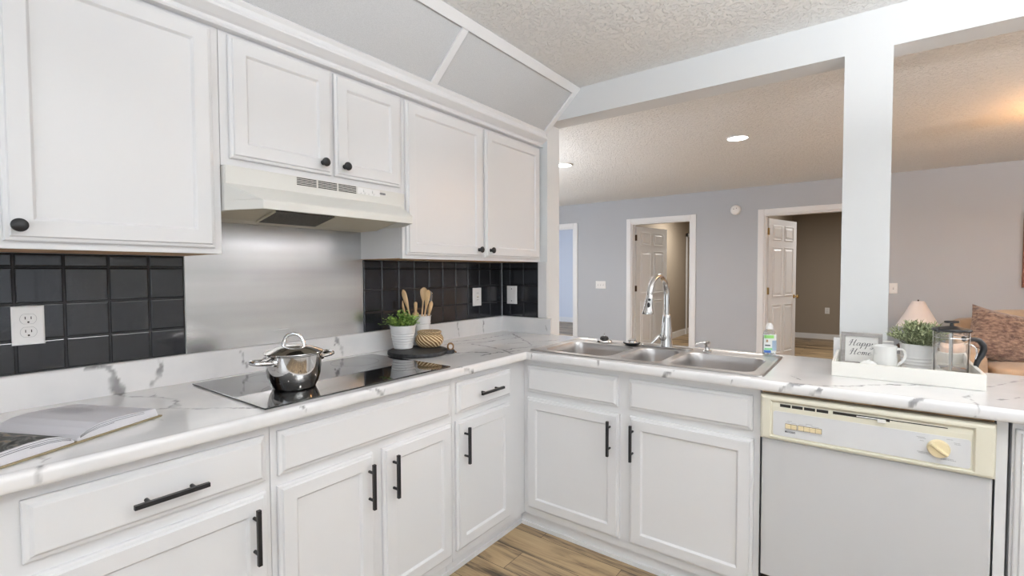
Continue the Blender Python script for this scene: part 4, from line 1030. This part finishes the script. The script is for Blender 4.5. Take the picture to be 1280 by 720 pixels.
def glyph(ch, x):
    S = .22  # slant
    def T(pts): return [(x+px+py*S, py) for px, py in pts]
    G = {
     'H': ([[(-.05, .55), (.02, .75), (.18, .98), (.22, .9), (.17, .5), (.12, .05), (.02, -.04), (-.06, .05)], [(.62, .98), (.55, .7), (.50, .3), (.50, .02), (.60, .0), (.72, .15)], [(-.08, .42), (.1, .52), (.35, .5), (.62, .56)]], .80),
     'a': ([[(.36, .42), (.25, .5), (.10, .40), (.03, .18), (.12, .0), (.26, .10), (.38, .46)], [(.38, .46), (.34, .15), (.42, .0), (.56, .14)]], .54),
     'p': ([[(-.02, .2), (.08, .46), (.10, .3), (.05, -.2), (.0, -.5)], [(.08, .25), (.22, .5), (.36, .42), (.34, .14), (.20, .0), (.10, .08)], [(.22, .01), (.40, .05), (.52, .2)]], .52),
     'y': ([[(0, .3), (.08, .48), (.08, .12), (.18, .0), (.34, .16)], [(.40, .48), (.34, .1), (.26, -.35), (.10, -.5), (.06, -.3), (.5, .12)]], .52),
     'o': ([[(.22, .46), (.08, .36), (.04, .14), (.16, .0), (.32, .10), (.34, .34), (.22, .46), (.30, .36), (.50, .38)]], .48),
     'm': ([[(-.02, .3), (.06, .48), (.08, .3), (.04, 0)], [(.05, .15), (.20, .46), (.28, .40), (.24, 0)], [(.25, .15), (.40, .46), (.50, .40), (.46, .08), (.54, .0), (.66, .14)]], .66),
     'e': ([[(.06, .2), (.28, .32), (.26, .46), (.12, .42), (.04, .2), (.10, .02), (.24, .02), (.42, .18)]], .42)}
    g, adv = G[ch]; return [T(s) for s in g], adv
def script(word):
    out = []; x = 0
    for ch in word:
        g, adv = glyph(ch, x); out += g; x += adv
    return out
def sign():
    X0, X1, Y = 1.913, 2.049, -.118; z0 = ZF; z1 = 1.056
    root = thing('framed_sign', 'small grey-framed sign with black script lettering standing in the tray', 'sign', (X0, Y, z0))
    bm = BM(); f = .0135
    box(bm, X0, Y, z0, X1, Y+.022, z0+f); box(bm, X0, Y, z1-f, X1, Y+.022, z1); box(bm, X0, Y, z0+f, X0+f, Y+.022, z1-f); box(bm, X1-f, Y, z0+f, X1, Y+.022, z1-f)
    obj('frame', bm, M_grayframe, root, bevel=.001)
    boxobj('print_board', mat('print_board', (.78, .77, .75), .5), (X0+f, Y+.008, z0+f, X1-f, Y+.014, z1-f), root)
    a = strokes(script('Happy'), root, (1.939, 1.003), .0250, M_ink, Y+.0072)
    b = strokes(script('Home'), root, (1.942, .966), .0250, M_ink, Y+.0072)
    boxobj('wood_back', M_traywood, (X0-.006, Y+.0225, z0, X0+.010, Y+.028, z1-.012), root)
sign()
def pitcher():
    c = (2.055, -.237, ZF); root = thing('milk_pitcher', 'glossy white ceramic pitcher with a loop handle in the tray', 'pitcher', c, rot=R(37))
    bm = BM(); lathe(bm, [(.024, 0), (.027, .002), (.033, .015), (.0365, .035), (.0372, .050), (.035, .075), (.0345, .092), (.0370, .104), (.0350, .105), (.0320, .092), (.033, .05), (.026, .008), (0, .006)], (0, 0, 0), 48)
    for v in bm.verts:
        if v.co.z > .085 and v.co.x < -.02: k = (v.co.z-.085)/.016; v.co.x -= .014*k*max(0, 1-abs(v.co.y)/.025)
    obj('body', bm, M_white_cer, root, True, local=True)
    bm = BM(); pts = [(.034, 0, .082), (.046, 0, .090), (.062, 0, .090), (.074, 0, .080), (.077, 0, .064), (.071, 0, .048), (.058, 0, .036), (.046, 0, .028), (.034, 0, .026)]
    tube(bm, pts, [.0055, .005, .0048, .0048, .0048, .0048, .0045, .0045, .005], 12); obj('handle', bm, M_white_cer, root, True, local=True)
pitcher()
root = thing('sugar_bowl', 'low white domed ceramic bowl at the front of the tray', 'bowl', (2.005, -.306, ZF))
bm = BM(); lathe(bm, [(.018, 0), (.024, .004), (.029, .018), (.030, .026), (.029, .027)], (0, 0, 0), 40, cap1=True); obj('bowl', bm, M_white_cer, root, True, local=True)
bm = BM(); lathe(bm, [(.030, .0275), (.0305, .030), (.026, .042), (.014, .051), (.005, .053), (.004, .0545), (.005, .057), (0, .058)], (0, 0, 0), 40); obj('lid', bm, M_white_cer, root, True, local=True)
def bushy():
    c = (2.157, -.112, ZF); root = thing('potted_plant', 'spiky grey-green plant in a white ribbed pot in the tray', 'plant', c)
    bm = BM(); lathe(bm, ribbed(.047, .0545, .103, [(.015, .055)]), (0, 0, 0), 48); obj('pot', bm, M_white_met, root, True, local=True)
    bm = BM(); lathe(bm, [(0, .094), (.051, .094)], (0, 0, 0), 32, cap0=False, cap1=False); obj('soil', bm, M_soil, root, local=True)
    bm = BM(); st = BM(); r3 = random.Random(3)
    for k in range(130):
        a = r3.random()*2*PI; el = R(5+80*r3.random()**.8); p0 = Vector((.035*math.cos(a)*r3.random(), .035*math.sin(a)*r3.random(), .098))
        L = .080+.022*r3.random(); d = Vector((math.cos(a)*math.cos(el), math.sin(a)*math.cos(el), math.sin(el)*.98)).normalized()
        tip = p0+d*L*Vector((1, 1, 1)).x; tip.x = max(-.094, min(.094, tip.x)); tip.y = max(-.094, min(.094, tip.y)); tip.z = max(.098, tip.z)
        tube(st, [p0, p0.lerp(tip, .5)+Vector((0, 0, .006)), tip], .001, 4)
        for j in range(10):
            t = .3+.7*j/12; q = p0.lerp(tip, t); an = r3.random()*2*PI
            dd = (d*.8+Vector((math.cos(an), math.sin(an), r3.random()*.8-.1))).normalized()
            leaf(bm, q, dd, .022+.011*r3.random(), .0026, .3)
    obj('foliage', bm, M_leaf2, root, local=True, recalc=False); obj('stems', st, M_leaf2, root, local=True)
bushy()
def press():
    c = (2.241, -.226, ZF); root = thing('french_press', 'glass french press with a black lid and curved black handle in the tray', 'coffee press', c, rot=R(36.8))
    K = .0475/.058
    def LT(bm, pr): lathe(bm, [(r_*K, h) for r_, h in pr], (0, 0, 0), 48)
    bm = BM(); LT(bm, [(.054, .012), (.0575, .016), (.058, .022), (.058, .165), (.060, .170), (.0585, .1705), (.0560, .165), (.0560, .022), (.053, .0165), (0, .0165)])
    obj('glass_beaker', bm, M_glass, root, True, local=True)
    bm = BM(); LT(bm, [(.058, .002), (.0605, .004), (.0605, .010), (.054, .0110), (0, .0110)])
    for k in range(4):
        a = R(45+90*k); u = Vector((math.cos(a), math.sin(a), 0)); v = Vector((-u.y, u.x, 0))
        loft(bm, [[u*.0486+v*s+Vector((0, 0, z)) for s, z in ((-.0035, .005), (.0035, .005), (.0035, .168), (-.0035, .168))], [u*.0500+v*s+Vector((0, 0, z)) for s, z in ((-.0035, .005), (.0035, .005), (.0035, .168), (-.0035, .168))]])
    tube(bm, [Vector((.0496*math.cos(t), .0496*math.sin(t), .150)) for t in [2*PI*k/48 for k in range(49)]], .0015, 8, caps=False)
    obj('metal_frame', bm, M_chrome, root, True, local=True)
    bm = BM(); LT(bm, [(.060, .1715), (.067, .173), (.068, .177), (.065, .181), (.030, .187), (.012, .190), (0, .190)]); tube(bm, [(-.046, 0, .176), (-.064, 0, .178)], [.010, .004], 10)
    obj('lid', bm, M_black, root, True, local=True)
    bm = BM(); tube(bm, [(0, 0, .035), (0, 0, .208)], .002, 10)
    LT(bm, [(.050, .030), (.054, .031), (.054, .037), (.020, .040), (.004, .042)]); obj('plunger', bm, M_chrome, root, True, local=True)
    bm = BM(); tube(bm, [(0, 0, .188), (0, 0, .202)], [.006, .0045], 12)
    loft(bm, [[(p[0], p[1], z) for p in rrect(-.024+i, .024-i, -.010+i, .010-i, .0095-i, 0)] for i, z in ((.002, .201), (0, .2025), (0, .2075), (.002, .209))])
    obj('plunger_knob', bm, M_black, root, True, local=True)
    bm = BM(); pts = [(.045, 0, .142), (.060, 0, .143), (.080, 0, .143), (.100, 0, .137), (.115, 0, .120), (.1175, 0, .102), (.110, 0, .083), (.098, 0, .066), (.092, 0, .050), (.092, 0, .040)]
    tube(bm, pts, [.010, .009, .0085, .0090, .0100, .0105, .0100, .0090, .0080, .0065], 12); obj('handle', bm, M_black, root, True, local=True)
    bm = BM(); tube(bm, [(.050, 0, .122), (.072, 0, .122), (.090, 0, .110), (.094, 0, .088), (.088, 0, .070)], .0028, 8); obj('handle_wire', bm, M_chrome, root, True, local=True)
press()

# ------------------------------------------------------------------ dishwasher
def dishwasher():
    X0, X1 = 1.690, 2.305; root = thing('dishwasher', 'white dishwasher with a cream control panel and dial', 'dishwasher', (X0, -.55, 0))
    fr = FY(-.560)
    boxobj('tub', M_dark, (X0+.002, -.555, .02, X1-.002, -.004, .868), root)
    bm = BM(); panel(bm, fr, X0+.004, X1-.004, .185, .6985, [(0, .0), (0, .022), (.003, .0245), (.006, .025)]); obj('door_panel', bm, M_dwdoor, root)
    bm = BM(); panel(bm, FY(-.54), X0+.004, X1-.004, .055, .176, [(0, .0), (0, .006), (.002, .007)]); obj('kick_plate', bm, M_dwdoor, root)
    bm = BM(); box(bm, X0, -.5595, .8625, X1, -.5, .8685); obj('top_strip', bm, M_rawwood, root)
    # control fascia: outer ring, channel, recessed face
    bm = BM(); P_ = [(0, 0), (0, .030), (.004, .038), (.010, .040)]
    u0, u1, v0, v1 = X0-.001, X1+.001, .7005, .8615
    outer = [ringrect(fr, u0, u1, v0, v1, i, w_) for i, w_ in P_]
    inn = lambda a, b, c_, d, w_: [fr(u, v, w_) for u, v in ((a, c_), (b, c_), (b, d), (a, d))]
    rings = outer+[inn(u0+.033, u1-.045, v0+.013, v1-.016, .040), inn(u0+.037, u1-.049, v0+.016, v1-.024, .031), inn(u0+.040, u1-.052, v0+.018, v1-.040, .0335)]
    loft(bm, rings); obj('control_fascia', bm, M_cream, root, bevel=.0012)
    a, b, c_, d = u0+.042, u1-.054, v0+.019, v1-.055
    bm = BM(); loft(bm, [[(p[0], -.560-w_, p[1]) for p in [(q[0], q[1]) for q in rrect(a, b, c_, d, .008, 0)]] for w_ in (.0335, .0350)]); obj('control_face', bm, M_dwface, root)
    zc = v1-.0335
    for s, e in ((1.752, 1.785), (1.789, 1.822), (1.826, 1.859), (1.863, 1.897)):
        bm = BM(); fbox(bm, fr, s, e, zc-.0045, zc+.0055, .031, .0335); obj('vent_slot', bm, M_dark, root)
    bm = BM(); fbox(bm, fr, 1.910, 2.062, zc-.003, zc+.006, .031, .0335); fbox(bm, fr, 2.062, 2.20, zc+.0025, zc+.005, .031, .0335); obj('latch_slot', bm, M_dark, root)
    bm = BM(); fbox(bm, fr, 2.030, 2.052, zc-.0075, zc+.003, .0335, .044); fbox(bm, fr, 1.975, 2.032, zc-.0005, zc+.003, .0335, .037); obj('latch', bm, M_white_cer, root, bevel=.001)
    zb = .7575
    for k, x in enumerate((1.7790, 1.7965, 1.8175, 1.8350, 1.8525, 1.8700)):
        bm = BM(); fbox(bm, fr, x-.0083, x+.0083, zb-.0075, zb+.0075, .035, .041); obj('button', bm, M_btn, root, bevel=.0015)
    bm = BM(); fbox(bm, fr, 1.7695, 1.806, zb-.0090, zb+.0090, .0349, .0356); fbox(bm, fr, 1.808, 1.8795, zb-.0090, zb+.0090, .0349, .0356); obj('button_bezel', bm, mat('bezel_brown', (.22, .15, .07), .5), root)
    # dial
    cx, cz = 2.180, .7665; bm = BM(); lathe(bm, [(.0275, .0352), (.0275, .037), (.0260, .0465), (.0245, .048), (0, .048)], (cx, -.560, cz), 48, 'y'); dl = obj('dial', bm, M_btn, root, True)
    bm = BM(); ax = Vector((.80, 0, -.60)).normalized(); pn = Vector((ax.z, 0, -ax.x)); cc = Vector((cx, -.6085, cz))
    loft(bm, [[cc+ax*(s*.0245)+pn*t+Vector((0, -dd, 0)) for s, t in ((-1, -w1), (1, -w1), (1, w1), (-1, w1))] for dd, w1 in ((-.0005, .0055), (.007, .0025))]); obj('dial_grip', bm, M_btn, dl)
    # lettering too small to read in the photo: rows of fine marks at the same places
    def marks(lst, nm):
        bm = BM(); rr = random.Random(5)
        for x0, x1, z in lst:
            x = x0
            while x < x1:
                w_ = .0012+.0012*rr.random(); fbox(bm, fr, x, min(x+w_, x1), z, z+.0022, .0350, .0353); x += w_+.0008
        return obj(nm, bm, M_inkl, root)
    marks([(1.776, 1.790, .7755), (1.771, 1.785, .7705), (1.788, 1.803, .7695), (1.832, 1.852, .7745), (1.812, 1.836, .7695), (1.848, 1.872, .7685)], 'button_markings')
    marks([(2.128, 2.148, .7925), (2.132, 2.150, .7890), (2.136, 2.146, .7815), (2.198, 2.212, .7975), (2.214, 2.228, .7895), (2.216, 2.230, .7855), (2.130, 2.166, .7465), (2.134, 2.162, .7430), (2.182, 2.214, .7375), (2.186, 2.220, .7340)], 'dial_markings')
    bm = BM(); fbox(bm, fr, 1.7690, 1.8010, .7345, .7405, .0350, .0353); lg = obj('badge', bm, M_ink, root)
    text_mesh('badge_lettering', 'KENMORE', .0062, M_dwface, root, (1.7745, -.5954, .7353), 'y', .0255)
dishwasher()

# ------------------------------------------------------------------ living room
def softbox(name, b, m, parent, r=.06, puff=0, cuts=6):
    bm = BM(); x0, y0, z0, x1, y1, z1 = b
    bmesh.ops.create_cube(bm, size=1); bmesh.ops.subdivide_edges(bm, edges=bm.edges, cuts=cuts, use_grid_fill=True)
    sx, sy, sz = x1-x0, y1-y0, z1-z0
    for v in bm.verts:
        p = Vector((v.co.x*sx, v.co.y*sy, v.co.z*sz)); h = Vector((sx/2, sy/2, sz/2)); q = Vector((max(-h.x+r, min(h.x-r, p.x)), max(-h.y+r, min(h.y-r, p.y)), max(-h.z+r, min(h.z-r, p.z))))
        d = p-q; p = q+(d.normalized()*r if d.length > 1e-6 else d)
        u, w_, t_ = v.co.x*2, v.co.y*2, v.co.z*2
        p += Vector((u*(1-w_*w_)*(1-t_*t_), w_*(1-u*u)*(1-t_*t_), t_*(1-u*u)*(1-w_*w_)))*puff
        v.co = p+Vector(((x0+x1)/2, (y0+y1)/2, (z0+z1)/2))
    return obj(name, bm, m, parent, True, sub=1)
root = thing('sofa', 'tan upholstered sofa against the far living room wall', 'sofa', (3.7, 3.8, 0))
softbox('sofa_base', (2.66, 3.35, .08, 4.80, 4.28, .33), M_sofa, root, .04)
softbox('backrest', (2.70, 4.02, .30, 4.78, 4.30, .84), M_sofa, root, .07)
softbox('arm', (2.62, 3.22, .08, 2.86, 4.24, .60), M_sofa, root, .08, .02)
softbox('arm', (4.66, 3.22, .08, 4.90, 4.24, .60), M_sofa, root, .08, .02)
softbox('seat_cushion', (2.87, 3.22, .32, 3.76, 4.02, .485), M_sofa, root, .05, .02)
softbox('seat_cushion', (3.77, 3.22, .32, 4.65, 4.02, .485), M_sofa, root, .05, .02)
softbox('back_cushion', (2.85, 3.80, .47, 3.76, 4.06, .915), M_sofa, root, .08, .03)
softbox('back_cushion', (3.77, 3.80, .47, 4.66, 4.06, .915), M_sofa, root, .08, .03)
for x in (2.70, 4.82):
    for y in (3.30, 4.18): boxobj('leg', M_bronze, (x-.025, y-.025, 0.0005, x+.025, y+.025, .079), root)
def pillow(name, label, c, w_, h, th, m, rot):
    root = thing(name, label, 'pillow', c)
    bm = BM(); n = 14; F_ = {}
    for s in (-1, 1):
        for i in range(n+1):
            for j in range(n+1):
                u, v = i/n*2-1, j/n*2-1; k = (1-u**4)*(1-v**4); pin = 1-.10*(1-abs(u)**2)*abs(v)**3-.0
                x = u*w_/2*(1-.10*(1-v*v)*abs(u)); z = v*h/2*(1-.10*(1-u*u)*abs(v)); y = s*th/2*k**.5
                F_[(s, i, j)] = bm.verts.new((x, y, z))
        for i in range(n):
            for j in range(n): bm.faces.new((F_[(s, i, j)], F_[(s, i+1, j)], F_[(s, i+1, j+1)], F_[(s, i, j+1)]))
    bmesh.ops.remove_doubles(bm, verts=bm.verts, dist=.0005)
    bmesh.ops.transform(bm, matrix=rot.to_4x4(), verts=bm.verts)
    obj('pillow_cover', bm, m, root, True, local=True)
from mathutils import Euler
pillow('throw_pillow', 'fluffy brown square pillow leaning on the sofa back', (2.99, 3.60, .70), .52, .50, .17, M_fur, Euler((R(-18), R(14), R(6))).to_matrix())
root = thing('round_pillow', 'round olive-brown pillow half out of view beside the fluffy one', 'pillow', (3.36, 3.52, .60))
bm = BM(); bmesh.ops.create_uvsphere(bm, u_segments=32, v_segments=20, radius=1)
for v in bm.verts: v.co = Vector((v.co.x*.14, v.co.y*.11, v.co.z*.115))
obj('pillow_cover', bm, M_olive, root, True, local=True)
root = thing('ottoman', 'pale cushioned stool standing in front of the sofa arm', 'stool', (2.64, 2.95, 0))
softbox('cushion', (2.44, 2.72, .24, 2.79, 3.10, .475), M_pink, root, .05, .012)
for x in (2.49, 2.74):
    for y in (2.77, 3.05): boxobj('leg', M_bronze, (x-.018, y-.018, .0005, x+.018, y+.018, .245), root)
# side table and lamp
root = thing('side_table', 'small dark side table under the lamp beside the sofa', 'table', (2.42, 3.98, 0))
bm = BM(); lathe(bm, [(.165, .50), (.17, .505), (.17, .522), (.165, .527), (0, .527)], (2.42, 3.98, 0), 40); obj('table_top', bm, M_bronze, root, True)
for k in range(3):
    a = R(30+120*k); bm = BM(); tube(bm, [(2.42+.13*math.cos(a), 3.98+.13*math.sin(a), .505), (2.42+.15*math.cos(a), 3.98+.15*math.sin(a), .0005)], .014, 10); obj('leg', bm, M_bronze, root, True)
root = thing('table_lamp', 'table lamp with a pale pink cone shade beside the sofa', 'lamp', (2.42, 3.98, .5275))
bm = BM(); lathe(bm, [(.07, 0), (.072, .01), (.03, .02), (.045, .06), (.055, .10), (.03, .15), (.012, .17), (.012, .24), (0, .24)], (0, 0, 0), 32); obj('lamp_base', bm, M_white_cer, root, True, local=True)
bm = BM(); lathe(bm, [(.180, .200), (.050, .464), (.048, .464), (.177, .200), (.180, .200)], (0, 0, 0), 48, cap0=False, cap1=False); obj('lamp_shade', bm, M_lampsh, root, True, local=True)
bm = BM(); tube(bm, [(0, 0, .24), (0, 0, .470)], .004, 8); tube(bm, [(-.049, 0, .455), (.049, 0, .455)], .002, 6); lathe(bm, [(.006, .468), (.008, .474), (0, .482)], (0, 0, 0), 12); obj('finial', bm, M_bronze, root, local=True)
# picture at the far right
root = thing('framed_picture', 'reddish wooden framed picture on the wall above the sofa', 'picture', (3.6, 4.384, 1.5))
bm = BM(); x0, x1, z0, z1 = 3.236, 4.10, 1.135, 1.89; f = .04
box(bm, x0, 4.355, z0, x1, 4.3842, z0+f); box(bm, x0, 4.355, z1-f, x1, 4.3842, z1); box(bm, x0, 4.355, z0+f, x0+f, 4.3842, z1-f); box(bm, x1-f, 4.355, z0+f, x1, 4.3842, z1-f)
obj('frame', bm, mat('red_wood', (.22, .08, .05), .45), root, bevel=.003)
boxobj('picture_canvas', M_art, (x0+f, 4.370, z0+f, x1-f, 4.3835, z1-f), root)
